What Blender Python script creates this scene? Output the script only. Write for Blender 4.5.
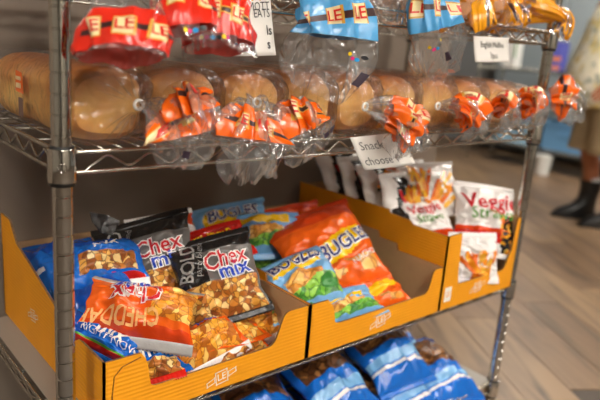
import bpy, bmesh, math, random
from mathutils import Vector, Matrix, noise
for o in list(bpy.data.objects): bpy.data.objects.remove(o)
SC = bpy.context.scene
COL = SC.collection
V = Vector
PI = math.pi
# ------------------------------------------------------------------ camera
F_PX, YAW, PITCH, ROLL = 622.825, .7259, .2455, .0786
CAM = V((-.2798, -.7664, 1.0041))
FW = V((math.sin(YAW) * math.cos(PITCH), math.cos(YAW) * math.cos(PITCH), -math.sin(PITCH)))
_r = FW.cross(V((0, 0, 1))).normalized(); _u = _r.cross(FW)
RT = _r * math.cos(ROLL) + _u * math.sin(ROLL)
UP = -_r * math.sin(ROLL) + _u * math.cos(ROLL)
cd = bpy.data.cameras.new('camera'); cam = bpy.data.objects.new('camera', cd); COL.objects.link(cam)
cam.matrix_world = Matrix.Translation(CAM) @ Matrix((RT, UP, -FW)).transposed().to_4x4()
cd.sensor_width = 36; cd.lens = F_PX / 600 * 36; cd.clip_start = .02
cd.dof.use_dof = True; cd.dof.focus_distance = .96; cd.dof.aperture_fstop = 3.2
SC.camera = cam
# ------------------------------------------------------------------ world, ceiling light, exposure
W = bpy.data.worlds.new('world'); SC.world = W; W.use_nodes = True
W.node_tree.nodes['Background'].inputs[0].default_value = (1, .94, .87, 1)
W.node_tree.nodes['Background'].inputs[1].default_value = .06
LIGHT_POWER = 36.0            # emission of the ceiling light panels built further down
LIGHT_SPOTS = [(-.7, -2.2), (1.3, -2.2), (-.7, -4.0), (1.3, -4.0), (3.4, .3), (4.9, 1.8), (3.4, -2.2), (-2.3, -1.0)]
vs = SC.view_settings
vs.view_transform = 'Standard'; vs.look = 'None'; vs.gamma = 1; vs.use_curve_mapping = False; vs.exposure = .72
SC.cycles.transparent_max_bounces = 24

def ray(px, py): return FW + RT * ((px - 300) / F_PX) + UP * ((200 - py) / F_PX)
def aty(px, py, y):
    d = ray(px, py); return CAM + d * ((y - CAM.y) / d.y)
def atz(px, py, z):
    d = ray(px, py); return CAM + d * ((z - CAM.z) / d.z)
def atpl(px, py, c, n):
    d = ray(px, py); return CAM + d * ((c - CAM).dot(n) / d.dot(n))

# ------------------------------------------------------------------ lettering cache
_txt = {}
def text_mesh(body, off=0.0):
    """verts, tris of a word, centred, cap height about .7"""
    k = (body, off)
    if k in _txt: return _txt[k]
    c = bpy.data.curves.new('t', 'FONT'); c.body = body; c.size = 1; c.align_x = 'CENTER'; c.align_y = 'CENTER'
    c.offset = off; c.resolution_u = 2
    o = bpy.data.objects.new('t', c); COL.objects.link(o)
    dg = bpy.context.evaluated_depsgraph_get()
    m = bpy.data.meshes.new_from_object(o.evaluated_get(dg))
    bpy.data.objects.remove(o); bpy.data.curves.remove(c)
    bm = bmesh.new(); bm.from_mesh(m); bpy.data.meshes.remove(m)
    for it in range(4):
        bmesh.ops.triangulate(bm, faces=bm.faces[:])
        le = [e for e in bm.edges if e.calc_length() > .17]
        if not le: break
        bmesh.ops.subdivide_edges(bm, edges=le, cuts=1)
    bmesh.ops.triangulate(bm, faces=bm.faces[:])
    bm.verts.index_update()
    vs_ = [(v.co.x, v.co.y) for v in bm.verts]; fs = [[v.index for v in f.verts] for f in bm.faces]
    bm.free()
    # faces towards +z
    out = []
    for f in fs:
        a, b, c2 = [vs_[i] for i in f[:3]]
        if (b[0]-a[0])*(c2[1]-a[1]) - (b[1]-a[1])*(c2[0]-a[0]) < 0: f = f[::-1]
        out.append(f)
    _txt[k] = (vs_, out)
    return _txt[k]
for w_, o_ in [('LE', .012), ('MOTT', .0), ('EATS', .0), ('ls', .01), ('s', .01), ('English Muffins', .0), ('3pcs', .0),
               ('Snack', -.006), ('s', -.006), ('choose 1', -.006), ('Chex', .012), ('Chex', .06), ('mix', .02), ('mix', .07), ('BOLD', .015),
               ('party blend', 0.), ('CHEDDAR', .02), ('BUGLES', .02), ('BUGLES', .07), ('NACHO', .01), ('Veggie', .012),
               ('Straws', 0.), ('RIGHT NOW', 0.)]:
    text_mesh(w_, o_)

# ------------------------------------------------------------------ materials
_m = {}
def lin(c): return tuple(((x/255)/12.92 if x/255 <= .04045 else ((x/255+.055)/1.055)**2.4) for x in c) + (1,)
def mat(name, rgb=(200, 200, 200), rough=.5, metal=0., spec=.5, bump=0., bscale=60., var=0., vscale=8., coat=0., trans=0., sheet=0.):
    """principled with optional noise colour variation and noise bump; trans mixes in a transparent part (thin film)"""
    if name in _m: return _m[name]
    m = bpy.data.materials.new(name); m.use_nodes = True; _m[name] = m
    nt = m.node_tree; N = nt.nodes; L = nt.links; b = N['Principled BSDF']
    b.inputs['Base Color'].default_value = lin(rgb); b.inputs['Roughness'].default_value = rough
    b.inputs['Metallic'].default_value = metal; b.inputs['Specular IOR Level'].default_value = spec
    b.inputs['Coat Weight'].default_value = coat
    tc = N.new('ShaderNodeTexCoord')
    if var:
        n = N.new('ShaderNodeTexNoise'); n.inputs['Scale'].default_value = vscale; n.inputs['Detail'].default_value = 6
        L.new(tc.outputs['Object'], n.inputs['Vector'])
        r = N.new('ShaderNodeValToRGB'); L.new(n.outputs['Fac'], r.inputs[0])
        r.color_ramp.elements[0].position = .3; r.color_ramp.elements[1].position = .7
        c = lin(rgb); r.color_ramp.elements[0].color = tuple(x*(1-var) for x in c[:3]) + (1,)
        r.color_ramp.elements[1].color = tuple(min(1, x*(1+var)) for x in c[:3]) + (1,)
        L.new(r.outputs[0], b.inputs['Base Color'])
    if bump:
        n = N.new('ShaderNodeTexNoise'); n.inputs['Scale'].default_value = bscale; n.inputs['Detail'].default_value = 3
        L.new(tc.outputs['Object'], n.inputs['Vector'])
        bp = N.new('ShaderNodeBump'); bp.inputs['Strength'].default_value = bump; bp.inputs['Distance'].default_value = .01
        L.new(n.outputs['Fac'], bp.inputs['Height']); L.new(bp.outputs[0], b.inputs['Normal'])
    if trans:
        t = N.new('ShaderNodeBsdfTransparent'); mx = N.new('ShaderNodeMixShader'); mx.inputs[0].default_value = 1 - trans
        L.new(t.outputs[0], mx.inputs[1]); L.new(b.outputs[0], mx.inputs[2]); L.new(mx.outputs[0], N['Material Output'].inputs[0])
    return m
def clear_film(name, lo=.03, hi=.14, scale=22., gloss=.10, crease=.6):
    """thin clear film: mostly see-through, a little milky, with a crisp gloss broken up by creases"""
    if name in _m: return _m[name]
    m = bpy.data.materials.new(name); m.use_nodes = True; _m[name] = m
    nt = m.node_tree; N = nt.nodes; L = nt.links; N.remove(N['Principled BSDF'])
    tc = N.new('ShaderNodeTexCoord')
    n = N.new('ShaderNodeTexNoise'); n.inputs['Scale'].default_value = scale; n.inputs['Detail'].default_value = 5; n.inputs['Distortion'].default_value = 1.5
    L.new(tc.outputs['Object'], n.inputs['Vector'])
    mr = N.new('ShaderNodeMapRange'); mr.inputs[1].default_value = .45; mr.inputs[2].default_value = .75; mr.inputs[3].default_value = lo; mr.inputs[4].default_value = hi
    L.new(n.outputs['Fac'], mr.inputs[0])
    # crease relief: stretched, folded noise
    mp = N.new('ShaderNodeMapping'); mp.inputs['Rotation'].default_value = (.5, .3, .7); mp.inputs['Scale'].default_value = (1, 1, .45); L.new(tc.outputs['Object'], mp.inputs[0])
    v = N.new('ShaderNodeTexNoise'); v.inputs['Scale'].default_value = scale*1.5; v.inputs['Detail'].default_value = 1.5; v.inputs['Distortion'].default_value = 1.0; L.new(mp.outputs[0], v.inputs['Vector'])
    fo = N.new('ShaderNodeMath'); fo.operation = 'PINGPONG'; fo.inputs[1].default_value = .16; L.new(v.outputs['Fac'], fo.inputs[0])
    bp = N.new('ShaderNodeBump'); bp.inputs['Strength'].default_value = crease; bp.inputs['Distance'].default_value = .02
    L.new(fo.outputs[0], bp.inputs['Height'])
    t = N.new('ShaderNodeBsdfTransparent'); t.inputs[0].default_value = (.98, .98, .98, 1)
    g = N.new('ShaderNodeBsdfAnisotropic'); g.inputs['Roughness'].default_value = .2; L.new(bp.outputs[0], g.inputs['Normal'])
    lw = N.new('ShaderNodeFresnel'); lw.inputs[0].default_value = 1.45; L.new(bp.outputs[0], lw.inputs['Normal'])
    ad = N.new('ShaderNodeMath'); ad.operation = 'MULTIPLY_ADD'; ad.inputs[1].default_value = .5; ad.inputs[2].default_value = gloss; ad.use_clamp = True; L.new(lw.outputs[0], ad.inputs[0])
    m1 = N.new('ShaderNodeMixShader'); L.new(ad.outputs[0], m1.inputs[0]); L.new(t.outputs[0], m1.inputs[1]); L.new(g.outputs[0], m1.inputs[2])
    d = N.new('ShaderNodeBsdfDiffuse'); d.inputs[0].default_value = (.85, .84, .82, 1)
    m2 = N.new('ShaderNodeMixShader'); L.new(mr.outputs[0], m2.inputs[0]); L.new(m1.outputs[0], m2.inputs[1]); L.new(d.outputs[0], m2.inputs[2])
    L.new(m2.outputs[0], N['Material Output'].inputs[0])
    return m
def cells(name, cols, scale, rough=.4, gap=None, gapw=.05, bump=.4):
    """voronoi pile of small pieces in a list of colours with dark gaps (printed snack pictures, patterns)"""
    if name in _m: return _m[name]
    m = bpy.data.materials.new(name); m.use_nodes = True; _m[name] = m
    nt = m.node_tree; N = nt.nodes; L = nt.links; b = N['Principled BSDF']; b.inputs['Roughness'].default_value = rough
    tc = N.new('ShaderNodeTexCoord')
    nz = N.new('ShaderNodeTexNoise'); nz.inputs['Scale'].default_value = scale * .8; L.new(tc.outputs['UV'], nz.inputs['Vector'])
    mxv = N.new('ShaderNodeMix'); mxv.data_type = 'RGBA'; mxv.blend_type = 'LINEAR_LIGHT'; mxv.inputs[0].default_value = .6 / scale
    L.new(tc.outputs['UV'], mxv.inputs[6]); L.new(nz.outputs['Color'], mxv.inputs[7])
    v = N.new('ShaderNodeTexVoronoi'); v.inputs['Scale'].default_value = scale; L.new(mxv.outputs[2], v.inputs['Vector'])
    sp = N.new('ShaderNodeSeparateColor'); L.new(v.outputs['Color'], sp.inputs[0])
    r = N.new('ShaderNodeValToRGB'); r.color_ramp.interpolation = 'CONSTANT'
    while len(r.color_ramp.elements) < len(cols): r.color_ramp.elements.new(.5)
    for i, c in enumerate(cols): r.color_ramp.elements[i].position = i / len(cols); r.color_ramp.elements[i].color = lin(c)
    L.new(sp.outputs[0], r.inputs[0])
    out = r.outputs[0]
    if gap:
        v2 = N.new('ShaderNodeTexVoronoi'); v2.feature = 'DISTANCE_TO_EDGE'; v2.inputs['Scale'].default_value = scale; L.new(mxv.outputs[2], v2.inputs['Vector'])
        mr = N.new('ShaderNodeMapRange'); mr.inputs[1].default_value = 0; mr.inputs[2].default_value = gapw * 2; L.new(v2.outputs[0], mr.inputs[0])
        mc = N.new('ShaderNodeMix'); mc.data_type = 'RGBA'; mc.inputs[6].default_value = lin(gap)
        L.new(mr.outputs[0], mc.inputs[0]); L.new(out, mc.inputs[7]); out = mc.outputs[2]
    L.new(out, b.inputs['Base Color'])
    return m

# ------------------------------------------------------------------ mesh helpers
class MB:
    def __init__(s): s.v = []; s.f = []; s.m = []
    def add(s, vs_, fs, mi=0):
        k = len(s.v); s.v += [tuple(v) for v in vs_]; s.f += [[i + k for i in f] for f in fs]; s.m += [mi] * len(fs)
    def box(s, lo, hi, mi=0):
        (x0, y0, z0), (x1, y1, z1) = lo, hi
        s.add([(x0,y0,z0),(x1,y0,z0),(x1,y1,z0),(x0,y1,z0),(x0,y0,z1),(x1,y0,z1),(x1,y1,z1),(x0,y1,z1)],
              [(0,3,2,1),(4,5,6,7),(0,1,5,4),(1,2,6,5),(2,3,7,6),(3,0,4,7)], mi)
    def tube(s, pts, r, n=8, mi=0, caps=True):
        pts = [V(p) for p in pts]; vs_ = []; fs = []; up = None
        rr = r if isinstance(r, (list, tuple)) else [r] * len(pts)
        for i, p in enumerate(pts):
            t = (pts[min(i+1, len(pts)-1)] - pts[max(i-1, 0)]).normalized()
            if up is None: up = V((0, 0, 1)) if abs(t.z) < .9 else V((1, 0, 0))
            a = t.cross(up).normalized(); b = a.cross(t); up = b
            vs_ += [p + (a * math.cos(2*PI*k/n) + b * math.sin(2*PI*k/n)) * rr[i] for k in range(n)]
        for i in range(len(pts)-1):
            for k in range(n): fs.append((i*n+k, i*n+(k+1) % n, (i+1)*n+(k+1) % n, (i+1)*n+k))
        if caps: fs.append(tuple(range(n))[::-1]); fs.append(tuple(range((len(pts)-1)*n, len(pts)*n)))
        s.add(vs_, fs, mi)
    def lathe(s, prof, c=(0, 0), n=24, mi=0):
        vs_ = [(c[0]+r*math.cos(2*PI*k/n), c[1]+r*math.sin(2*PI*k/n), z) for r, z in prof for k in range(n)]
        fs = [(i*n+k, i*n+(k+1) % n, (i+1)*n+(k+1) % n, (i+1)*n+k) for i in range(len(prof)-1) for k in range(n)]
        s.add(vs_, fs, mi)
    def prism(s, poly, fn, t0, t1, mi=(0, 0, 0)):
        """poly: list of 2d points; fn(a,b,t) -> 3d"""
        n = len(poly)
        s.add([fn(a, b, t0) for a, b in poly], [tuple(range(n))], mi[0])
        s.add([fn(a, b, t1) for a, b in poly], [tuple(range(n))[::-1]], mi[1])
        s.add([fn(a, b, t0) for a, b in poly] + [fn(a, b, t1) for a, b in poly], [((i+1) % n, i, n+i, n+(i+1) % n) for i in range(n)], mi[2])
    def build(s, name, mats, parent=None, smooth=False, uv=None):
        me = bpy.data.meshes.new(name); me.from_pydata(s.v, [], s.f)
        for m in (mats if isinstance(mats, (list, tuple)) else [mats]): me.materials.append(m)
        me.polygons.foreach_set('material_index', s.m)
        if smooth: me.polygons.foreach_set('use_smooth', [True] * len(s.f))
        if uv:
            l = me.uv_layers.new(); 
            for lp in me.loops: l.data[lp.index].uv = uv[lp.vertex_index]
        me.update()
        o = bpy.data.objects.new(name, me); COL.objects.link(o)
        if parent: o.parent = parent
        return o
def smooth_by_angle(o, deg=35):
    me = o.data; me.polygons.foreach_set('use_smooth', [True] * len(me.polygons))
    bm = bmesh.new(); bm.from_mesh(me)
    for e in bm.edges: e.smooth = (len(e.link_faces) == 2 and e.calc_face_angle(0) < math.radians(deg))
    bm.to_mesh(me); bm.free(); return o
def bevel(o, w=.003, seg=2):
    md = o.modifiers.new('bevel', 'BEVEL'); md.width = w; md.segments = seg; md.limit_method = 'ANGLE'; return o
def tag(o, label=None, cat=None, group=None, kind=None):
    if label: o['label'] = label
    if cat: o['category'] = cat
    if group: o['group'] = group
    if kind: o['kind'] = kind
    return o
def thing(name, label, cat, loc=(0, 0, 0), mtx=None, group=None):
    o = bpy.data.objects.new(name, None); COL.objects.link(o); o.empty_display_size = .05
    if mtx is not None: o.matrix_world = mtx
    else: o.location = loc
    return tag(o, label, cat, group)
def frame(c, up, n):
    """matrix with local y = up, z = n"""
    n = n.normalized(); up = (up - n * up.dot(n)).normalized(); r = up.cross(n)
    return Matrix.Translation(c) @ Matrix((r, up, n)).transposed().to_4x4()
def copy_tree(o, parent=None):
    c = o.copy(); COL.objects.link(c)
    if parent: c.parent = parent
    for ch in list(o.children): copy_tree(ch, c)
    return c
rnd = random.Random(4)

# ------------------------------------------------------------------ the setting
def wood_floor_mat(k):
    name = 'floor_plank_%d' % k
    m = bpy.data.materials.new(name); m.use_nodes = True
    nt = m.node_tree; N = nt.nodes; L = nt.links; b = N['Principled BSDF']; b.inputs['Roughness'].default_value = .42
    tc = N.new('ShaderNodeTexCoord'); mp = N.new('ShaderNodeMapping'); mp.inputs['Scale'].default_value = (1.1, 9, 1); mp.inputs['Location'].default_value = (k*3.1, k*1.7, 0)
    L.new(tc.outputs['Object'], mp.inputs[0])
    n = N.new('ShaderNodeTexNoise'); n.inputs['Scale'].default_value = 1.7; n.inputs['Detail'].default_value = 7; n.inputs['Distortion'].default_value = .8
    L.new(mp.outputs[0], n.inputs['Vector'])
    r = N.new('ShaderNodeValToRGB'); e = r.color_ramp.elements
    base = [(138, 110, 82), (124, 98, 73), (146, 118, 88), (131, 105, 80)][k]
    e[0].position = .28; e[0].color = lin((78, 62, 49)); e[1].position = .62; e[1].color = lin(base)
    x = e.new(.45); x.color = lin(tuple(int(c*.88) for c in base))
    L.new(n.outputs['Fac'], r.inputs[0]); L.new(r.outputs[0], b.inputs['Base Color'])
    return m
fl = MB(); fl.box((-4, -5, -.06), (8, 6, -.003)); floor = fl.build('floor', mat('floor_gap', (70, 58, 48), .6)); tag(floor, kind='structure', label='brown wood plank shop floor')
FM = [wood_floor_mat(k) for k in range(4)]
pl_len, pl_w = 1.22, .18
meshes = []
for k in range(4):
    m = MB(); m.box((0, 0, -.003), (pl_len - .003, pl_w - .003, .0)); o = m.build('floor_plank', FM[k], floor); meshes.append(o)
used = [False] * 4
ang = math.radians(57); ca, sa = math.cos(ang), math.sin(ang)
r2 = random.Random(8); nplank = 0
for j in range(-40, 40):
    off = (j * .43) % 1 * pl_len
    for i in range(-8, 9):
        a, b2 = i * pl_len + off, j * pl_w
        cx, cy = 3.2 + a*ca - b2*sa, .8 + a*sa + b2*ca
        mx_, my_ = cx + ca*pl_len/2, cy + sa*pl_len/2
        dv = V((mx_, my_, 0)) - CAM; zz = dv.dot(FW)
        if zz < 1.2 or zz > 8: continue
        sx, sy = 300 + F_PX*dv.dot(RT)/zz, 200 - F_PX*dv.dot(UP)/zz
        if not (380 < sx < 760 and 100 < sy < 620): continue
        if nplank > 280: continue
        k = r2.randrange(4)
        if used[k]: o = meshes[k].copy(); COL.objects.link(o)
        else: o = meshes[k]; used[k] = True
        o.location = (cx, cy, 0); o.rotation_euler.z = ang; nplank += 1
wallm = mat('wall_paint', (130, 116, 103), .75, bump=.04, bscale=300)
creamm = mat('cream_paint', (226, 210, 176), .7)
def slab(name, lo, hi, m, label):
    b = MB(); b.box(lo, hi); return tag(b.build(name, m), kind='structure', label=label)
slab('wall_back', (-4, .50, 0), (1.44, .62, 2.7), wallm, 'taupe painted wall behind the wire shelving')
slab('wall_partition', (1.7, 1.66, 0), (2.53, 1.76, 2.7), creamm, 'cream painted partition beyond the shelf end')
slab('wall_right', (6.3, -5, 0), (6.4, 6, 2.7), mat('far_wall', (150, 152, 152), .7), 'pale grey wall at the far end of the shop')
slab('wall_front', (-4, -5, 0), (8, -4.9, 2.7), mat('front_wall', (140, 133, 123), .7), 'pale wall on the shop side behind the viewer')
slab('wall_left', (-4, -4.9, 0), (-3.9, .5, 2.7), mat('front_wall'), 'pale wall at the left end of the aisle')
b = MB(); b.box((-2.4, -4.9, 0), (-1.3, -4.86, 2.1)); d1 = tag(bevel(b.build('added_door', mat('added_door_dark', (34, 30, 28), .5)), .004), kind='structure', label='dark brown door added unseen behind the viewer to darken the post reflections')  # unseen door added so the chrome posts mirror a dark stripe
b = MB(); b.tube([(-1.42, -4.86, 1.0), (-1.42, -4.80, 1.0), (-1.54, -4.80, 1.0)], .011, 8); b.build('added_door_handle', mat('added_door_metal', (180, 178, 172), .3, 1.), d1)
ceil = MB(); ceil.box((-4, -5, 2.7), (8, 6, 2.76)); tag(ceil.build('ceiling', mat('ceiling_tile', (150, 148, 143), .8)), kind='structure', label='off white ceiling')
lm = bpy.data.materials.new('light_panel'); lm.use_nodes = True
_e = lm.node_tree.nodes.new('ShaderNodeEmission'); _e.inputs[0].default_value = (1, .93, .83, 1); _e.inputs[1].default_value = LIGHT_POWER
lm.node_tree.links.new(_e.outputs[0], lm.node_tree.nodes['Material Output'].inputs[0])
for i, (x, y) in enumerate(LIGHT_SPOTS):
    t = thing('ceiling_light', 'white framed ceiling light panel number unseen above', 'ceiling light', (x, y, 2.7), group='ceiling light panels above the shop')
    t['label'] = 'white framed square light panel set in the ceiling'
    b = MB(); h = .3
    for s_ in (-1, 1):
        b.box((-h-.03, s_*h-.015, -.03), (h+.03, s_*h+.015, 0)); b.box((s_*h-.015, -h, -.03), (s_*h+.015, h, 0))
    b.build('frame', mat('white_metal', (235, 235, 232), .4), t)
    d = MB(); d.box((-h+.015, -h+.015, -.02), (h-.015, h-.015, -.005)); d.build('diffuser', lm, t)

# ------------------------------------------------------------------ wire shelving unit
WX, DY = 1.1426, .4147
Z_TOP, Z_BREAD, Z_SNACK, Z_LOW = 1.0726, .85, .449, .162
TRUSS = {Z_SNACK: .018}
chrome = mat('chrome', (205, 203, 196), .09, 1.)
chrome_wire = mat('chrome_wire', (196, 192, 182), .25, 1.)
blackp = mat('black_plastic', (22, 21, 20), .5)
def groove_profile(z0, z1, goff):
    pr = [(.0001, z0), (.0127, z0)]; k = math.ceil((z0 - goff) / .0254)
    while goff + k * .0254 < z1:
        z = goff + k * .0254
        pr += [(.0127, z - .0016), (.0118, z - .0007), (.0118, z + .0007), (.0127, z + .0016)]; k += 1
    return pr + [(.0127, z1 - .003), (.011, z1), (.0001, z1)]
def wire_rack(name, label, loc, wx, dy, levels, ztop, goff, rotz=0, n=28, deck=True, detail=True):
    t = thing(name, label, 'shelving unit', loc); t.rotation_euler.z = rotz
    for x in (0, wx):
        for y in (0, dy):
            b = MB(); b.lathe(groove_profile(.03, ztop, goff), (x, y), n)
            p = smooth_by_angle(b.build('post', chrome, t), 25)
            b = MB(); b.lathe([(.0001, 0), (.016, 0), (.018, .006), (.016, .012), (.007, .014), (.007, .032)], (x, y), 16); smooth_by_angle(b.build('levelling_foot', blackp, p))
    for z in levels:
        TR = TRUSS.get(z, .0262)
        b = MB(); r = .0029
        for zz in (z, z - TR):
            for y in (0, dy): b.tube([(.012, y, zz), (wx-.012, y, zz)], r, 8)
            for x in (0, wx): b.tube([(x, .012, zz), (x, dy-.012, zz)], r, 8)
        sh = smooth_by_angle(b.build('shelf_frame', chrome_wire, t), 60)
        def zig(p0, p1):
            p0, p1 = V(p0), V(p1); L_ = (p1 - p0).length; k = int(round(L_ / .0298)); b = MB(); pts = []
            for i in range(k + 1):
                q = p0.lerp(p1, i / k); q.z = z - (.004 if i % 2 else TR - .003); pts.append(q)
            fine = [pts[0]]
            for i in range(1, k):
                a, q, c = pts[i-1], pts[i], pts[i+1]
                fine += [q.lerp(a, .12), q.lerp(c, .12)]
            fine.append(pts[-1]); b.tube(fine, .0021, 6)
            smooth_by_angle(b.build('zigzag_wire', chrome_wire, sh), 60)
        zig((.03, 0, z), (wx-.03, 0, z)); zig((0, .03, z), (0, dy-.03, z))
        zig((.03, dy, z), (wx-.03, dy, z)); zig((wx, .03, z), (wx, dy-.03, z))
        if deck:
            b = MB(); k = int(wx / .0254)
            for i in range(1, k): b.tube([(i*wx/k, -.001, z + .0035), (i*wx/k, dy + .001, z + .0035)], .0016, 6)
            for fy in (.25, .5, .75): b.tube([(.004, dy*fy, z - .001), (wx-.004, dy*fy, z - .001)], .0026, 6)
            b.build('deck_wires', chrome_wire, sh, True)
        for x in (0, wx):
            for y in (0, dy):
                b = MB(); b.lathe([(.0132, z + .0065), (.0168, z + .0065), (.0172, z + .0055), (.0180, z - .034), (.0176, z - .036), (.0132, z - .036)], (x, y), n)
                c = smooth_by_angle(b.build('collar', chrome, sh), 30)
                if detail:
                    b2_ = MB(); b2_.lathe([(.0127, z + .0095), (.0150, z + .0092), (.0152, z + .0066)], (x, y), n); b2_.build('plastic_sleeve', blackp, t, True); b2_ = MB()
                    b2_.lathe([(.0158, z - .0362), (.0160, z - .041), (.0127, z - .0415)], (x, y), n); b2_.build('plastic_sleeve', blackp, t, True)
        # stamped ring on the near collar
    return t
rack = wire_rack('wire_shelving_unit', 'chrome wire shelving unit holding bread, snack boxes and bags', (0, 0, 0), WX, DY, [Z_TOP, Z_BREAD, Z_SNACK, Z_LOW], 1.75, .85 + .1491)
cdir = (V((CAM.x, CAM.y, 0))).normalized()
sd = V((-cdir.y, cdir.x, 0)) * -1
ring = MB(); c0 = V((0, 0, Z_BREAD - .016)) + cdir * .01795
ring.tube([c0 + (sd * math.cos(a) + V((0, 0, 1)) * math.sin(a)) * .0052 - cdir * (.0179 - math.sqrt(.0179**2 - (.0052*math.cos(a))**2)) for a in [2*PI*i/24 for i in range(25)]], .0006, 6)
ring.build('stamped_ring', chrome, rack, True)
# solid liners on the two lower shelves
linerm = mat('shelf_liner', (150, 142, 132), .45)
for z, lab in ((Z_SNACK, 'grey plastic liner sheet under the orange snack boxes'), (Z_LOW, 'grey plastic liner sheet under the blue snack bags')):
    b = MB(); b.box((.006, .004, z + .0052), (WX - .006, DY - .004, z + .0075)); tag(b.build('shelf_liner', linerm), lab, 'shelf liner')

# ------------------------------------------------------------------ cardboard display boxes
orange_card = mat('orange_card', (238, 156, 14), .55, var=.05, vscale=14)
def corrugate(m):
    nt = m.node_tree; N = nt.nodes; L = nt.links
    tc = N.new('ShaderNodeTexCoord'); w = N.new('ShaderNodeTexWave'); w.wave_type = 'BANDS'; w.bands_direction = 'Z'
    w.inputs['Scale'].default_value = 48; w.inputs['Distortion'].default_value = .4
    L.new(tc.outputs['Object'], w.inputs['Vector'])
    bp = N.new('ShaderNodeBump'); bp.inputs['Strength'].default_value = .22; bp.inputs['Distance'].default_value = .002
    L.new(w.outputs['Fac'], bp.inputs['Height']); L.new(bp.outputs[0], N['Principled BSDF'].inputs['Normal'])
corrugate(orange_card)
kraft = mat('kraft_card', (186, 148, 106), .8, var=.08, vscale=20)
kraft_edge = mat('kraft_edge', (120, 86, 52), .85, var=.4, vscale=300)
whitep = mat('white_print', (240, 236, 226), .5)
BZ = Z_SNACK + .0077
def arc(p0, p1, p2, n=4):
    return [((1-t)**2*p0[0] + 2*t*(1-t)*p1[0] + t*t*p2[0], (1-t)**2*p0[1] + 2*t*(1-t)*p1[1] + t*t*p2[1]) for t in [i/n for i in range(n+1)]]
def outline(b, poly, w, fn):
    """thin closed band along a polygon, drawn flat; fn(a,b) -> 3d"""
    n = len(poly); c = V((sum(p[0] for p in poly)/n, sum(p[1] for p in poly)/n))
    for i in range(n):
        p, q = V(poly[i]), V(poly[(i+1) % n]); d = (q - p).normalized(); nn = V((-d.y, d.x)) * w
        b.add([fn(*(p - d*w*.5)), fn(*(q + d*w*.5)), fn(*(q + d*w*.5 + nn)), fn(*(p - d*w*.5 + nn))], [(0, 1, 2, 3)])
def emblem(parent, fn, s=1.):
    """square tilted badge with two letters and a ribbon either side; fn(a,b)->3d on the panel"""
    b = MB(); th = math.radians(8)
    rot = lambda x, y: (x*math.cos(th) - y*math.sin(th), x*math.sin(th) + y*math.cos(th))
    outline(b, [rot(x*s, y*s) for x, y in ((-.011, -.011), (.011, -.011), (.011, .011), (-.011, .011))], .0014*s, fn)
    outline(b, [rot(x*s, y*s) for x, y in ((.012, -.005), (.027, -.002), (.027, .006), (.012, .004))], .0012*s, fn)
    outline(b, [rot(x*s, y*s) for x, y in ((-.027, -.008), (-.012, -.005), (-.012, .004), (-.027, .0)) ], .0012*s, fn)
    v, f = text_mesh('LE', .012); b.add([fn(*rot(x*.0165*s, y*.0165*s)) for x, y in v], f)
    return b.build('printed_emblem', whitep, parent)
def display_box(label, x0, x1, y0, y1, z0, front, left, right, back_h):
    """front/left/right: polylines of the top edge as (along, height) from one end to the other"""
    t = thing('cardboard_box', label, 'box', ((x0+x1)/2, (y0+y1)/2, z0), group='orange cardboard display boxes on the shelf'); T = .0035
    ox, oy = (x0+x1)/2, (y0+y1)/2; hx, hy = (x1-x0)/2, (y1-y0)/2
    M3 = [orange_card, kraft, kraft_edge]
    w = x1 - x0; d = y1 - y0
    def panel(name, top, fn, L_):
        b = MB(); poly = [(0, 0), (L_, 0)] + [(a, h) for a, h in reversed(top)]
        b.prism(poly, fn, 0, T, (0, 1, 2)); return b.build(name, M3, t)
    fp = panel('front_panel', front, lambda a, h, q: (-hx + a, -hy + q, h), w)
    lp = panel('side_panel', left, lambda a, h, q: (-hx + q, hy - a, h), d)          # along from back to front
    rp = panel('side_panel', right, lambda a, h, q: (hx - q, -hy + a, h), d)         # along from front to back
    bp = panel('back_panel', [(0, back_h), (w, back_h)], lambda a, h, q: (hx - a, hy - q, h), w)
    b = MB(); b.box((-hx+T, -hy+T, 0), (hx-T, hy-T, .003)); b.build('bottom_panel', kraft, t)
    return t, fp, lp, hx, hy
X1a, X1b = .042, .4205
X2a, X2b = .4235, .808
X3a, X3b = .811, 1.102
YF, YB = -.026, .43
def fz(px, py): p = aty(px, py, YF); return p.x, p.z - BZ
def fr(x0, pts): return [(fz(*q)[0] - x0, fz(*q)[1]) for q in pts]
H1 = .103
w1 = X1b - X1a; w2 = X2b - X2a; w3 = X3b - X3a; DB = YB - YF
front1 = [(0, H1), (.056, H1)] + arc((.058, H1-.002), (.068, H1-.012), (.070, .062), 3) + arc((.072, .050), (.074, .044), (.084, .044), 3) + arc((.29, .046), (.302, .046), (.308, .060), 4) + arc((.318, .088), (.322, H1), (.336, H1), 4) + [(w1, H1)]
left1 = [(0, .20), (.05, .20), (.085, .165)] + [(.15, .150), (.27, .118), (.36, H1), (DB, H1)]
right1 = [(0, H1), (.16, H1), (.18, .125), (DB, .125)]
box1, fp1, lp1, hx1, hy1 = display_box('orange cardboard box nearest the post, full of mixed blue, black and orange snack bags', X1a, X1b, YF, YB, BZ, front1, left1, right1, .14)
emblem(fp1, lambda a, h: (a + .008, -hy1 - .0006, h + .021), 1.05)
emblem(lp1, lambda a, h: (-hx1 - .0006, -a + .06, h + .06), .95)
b = MB(); b.tube([(-hx1 + x, -hy1 - .0002, z) for x, z in [(.012, .0), (.013, .05), (.016, .078), (.028, .090), (.056, .097)]], .0009, 6); b.build('perforation_line', mat('brown_cut', (110, 64, 12), .8), fp1)
front2 = [(0, H1), (.042, H1)] + arc((.044, H1-.002), (.058, .09), (.062, .066), 3) + arc((.064, .055), (.068, .05), (.08, .05), 3) + arc((.32, .052), (.335, .052), (.340, .064), 3) + arc((.346, .085), (.348, H1), (.358, H1), 4) + [(w2, H1)]
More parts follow.
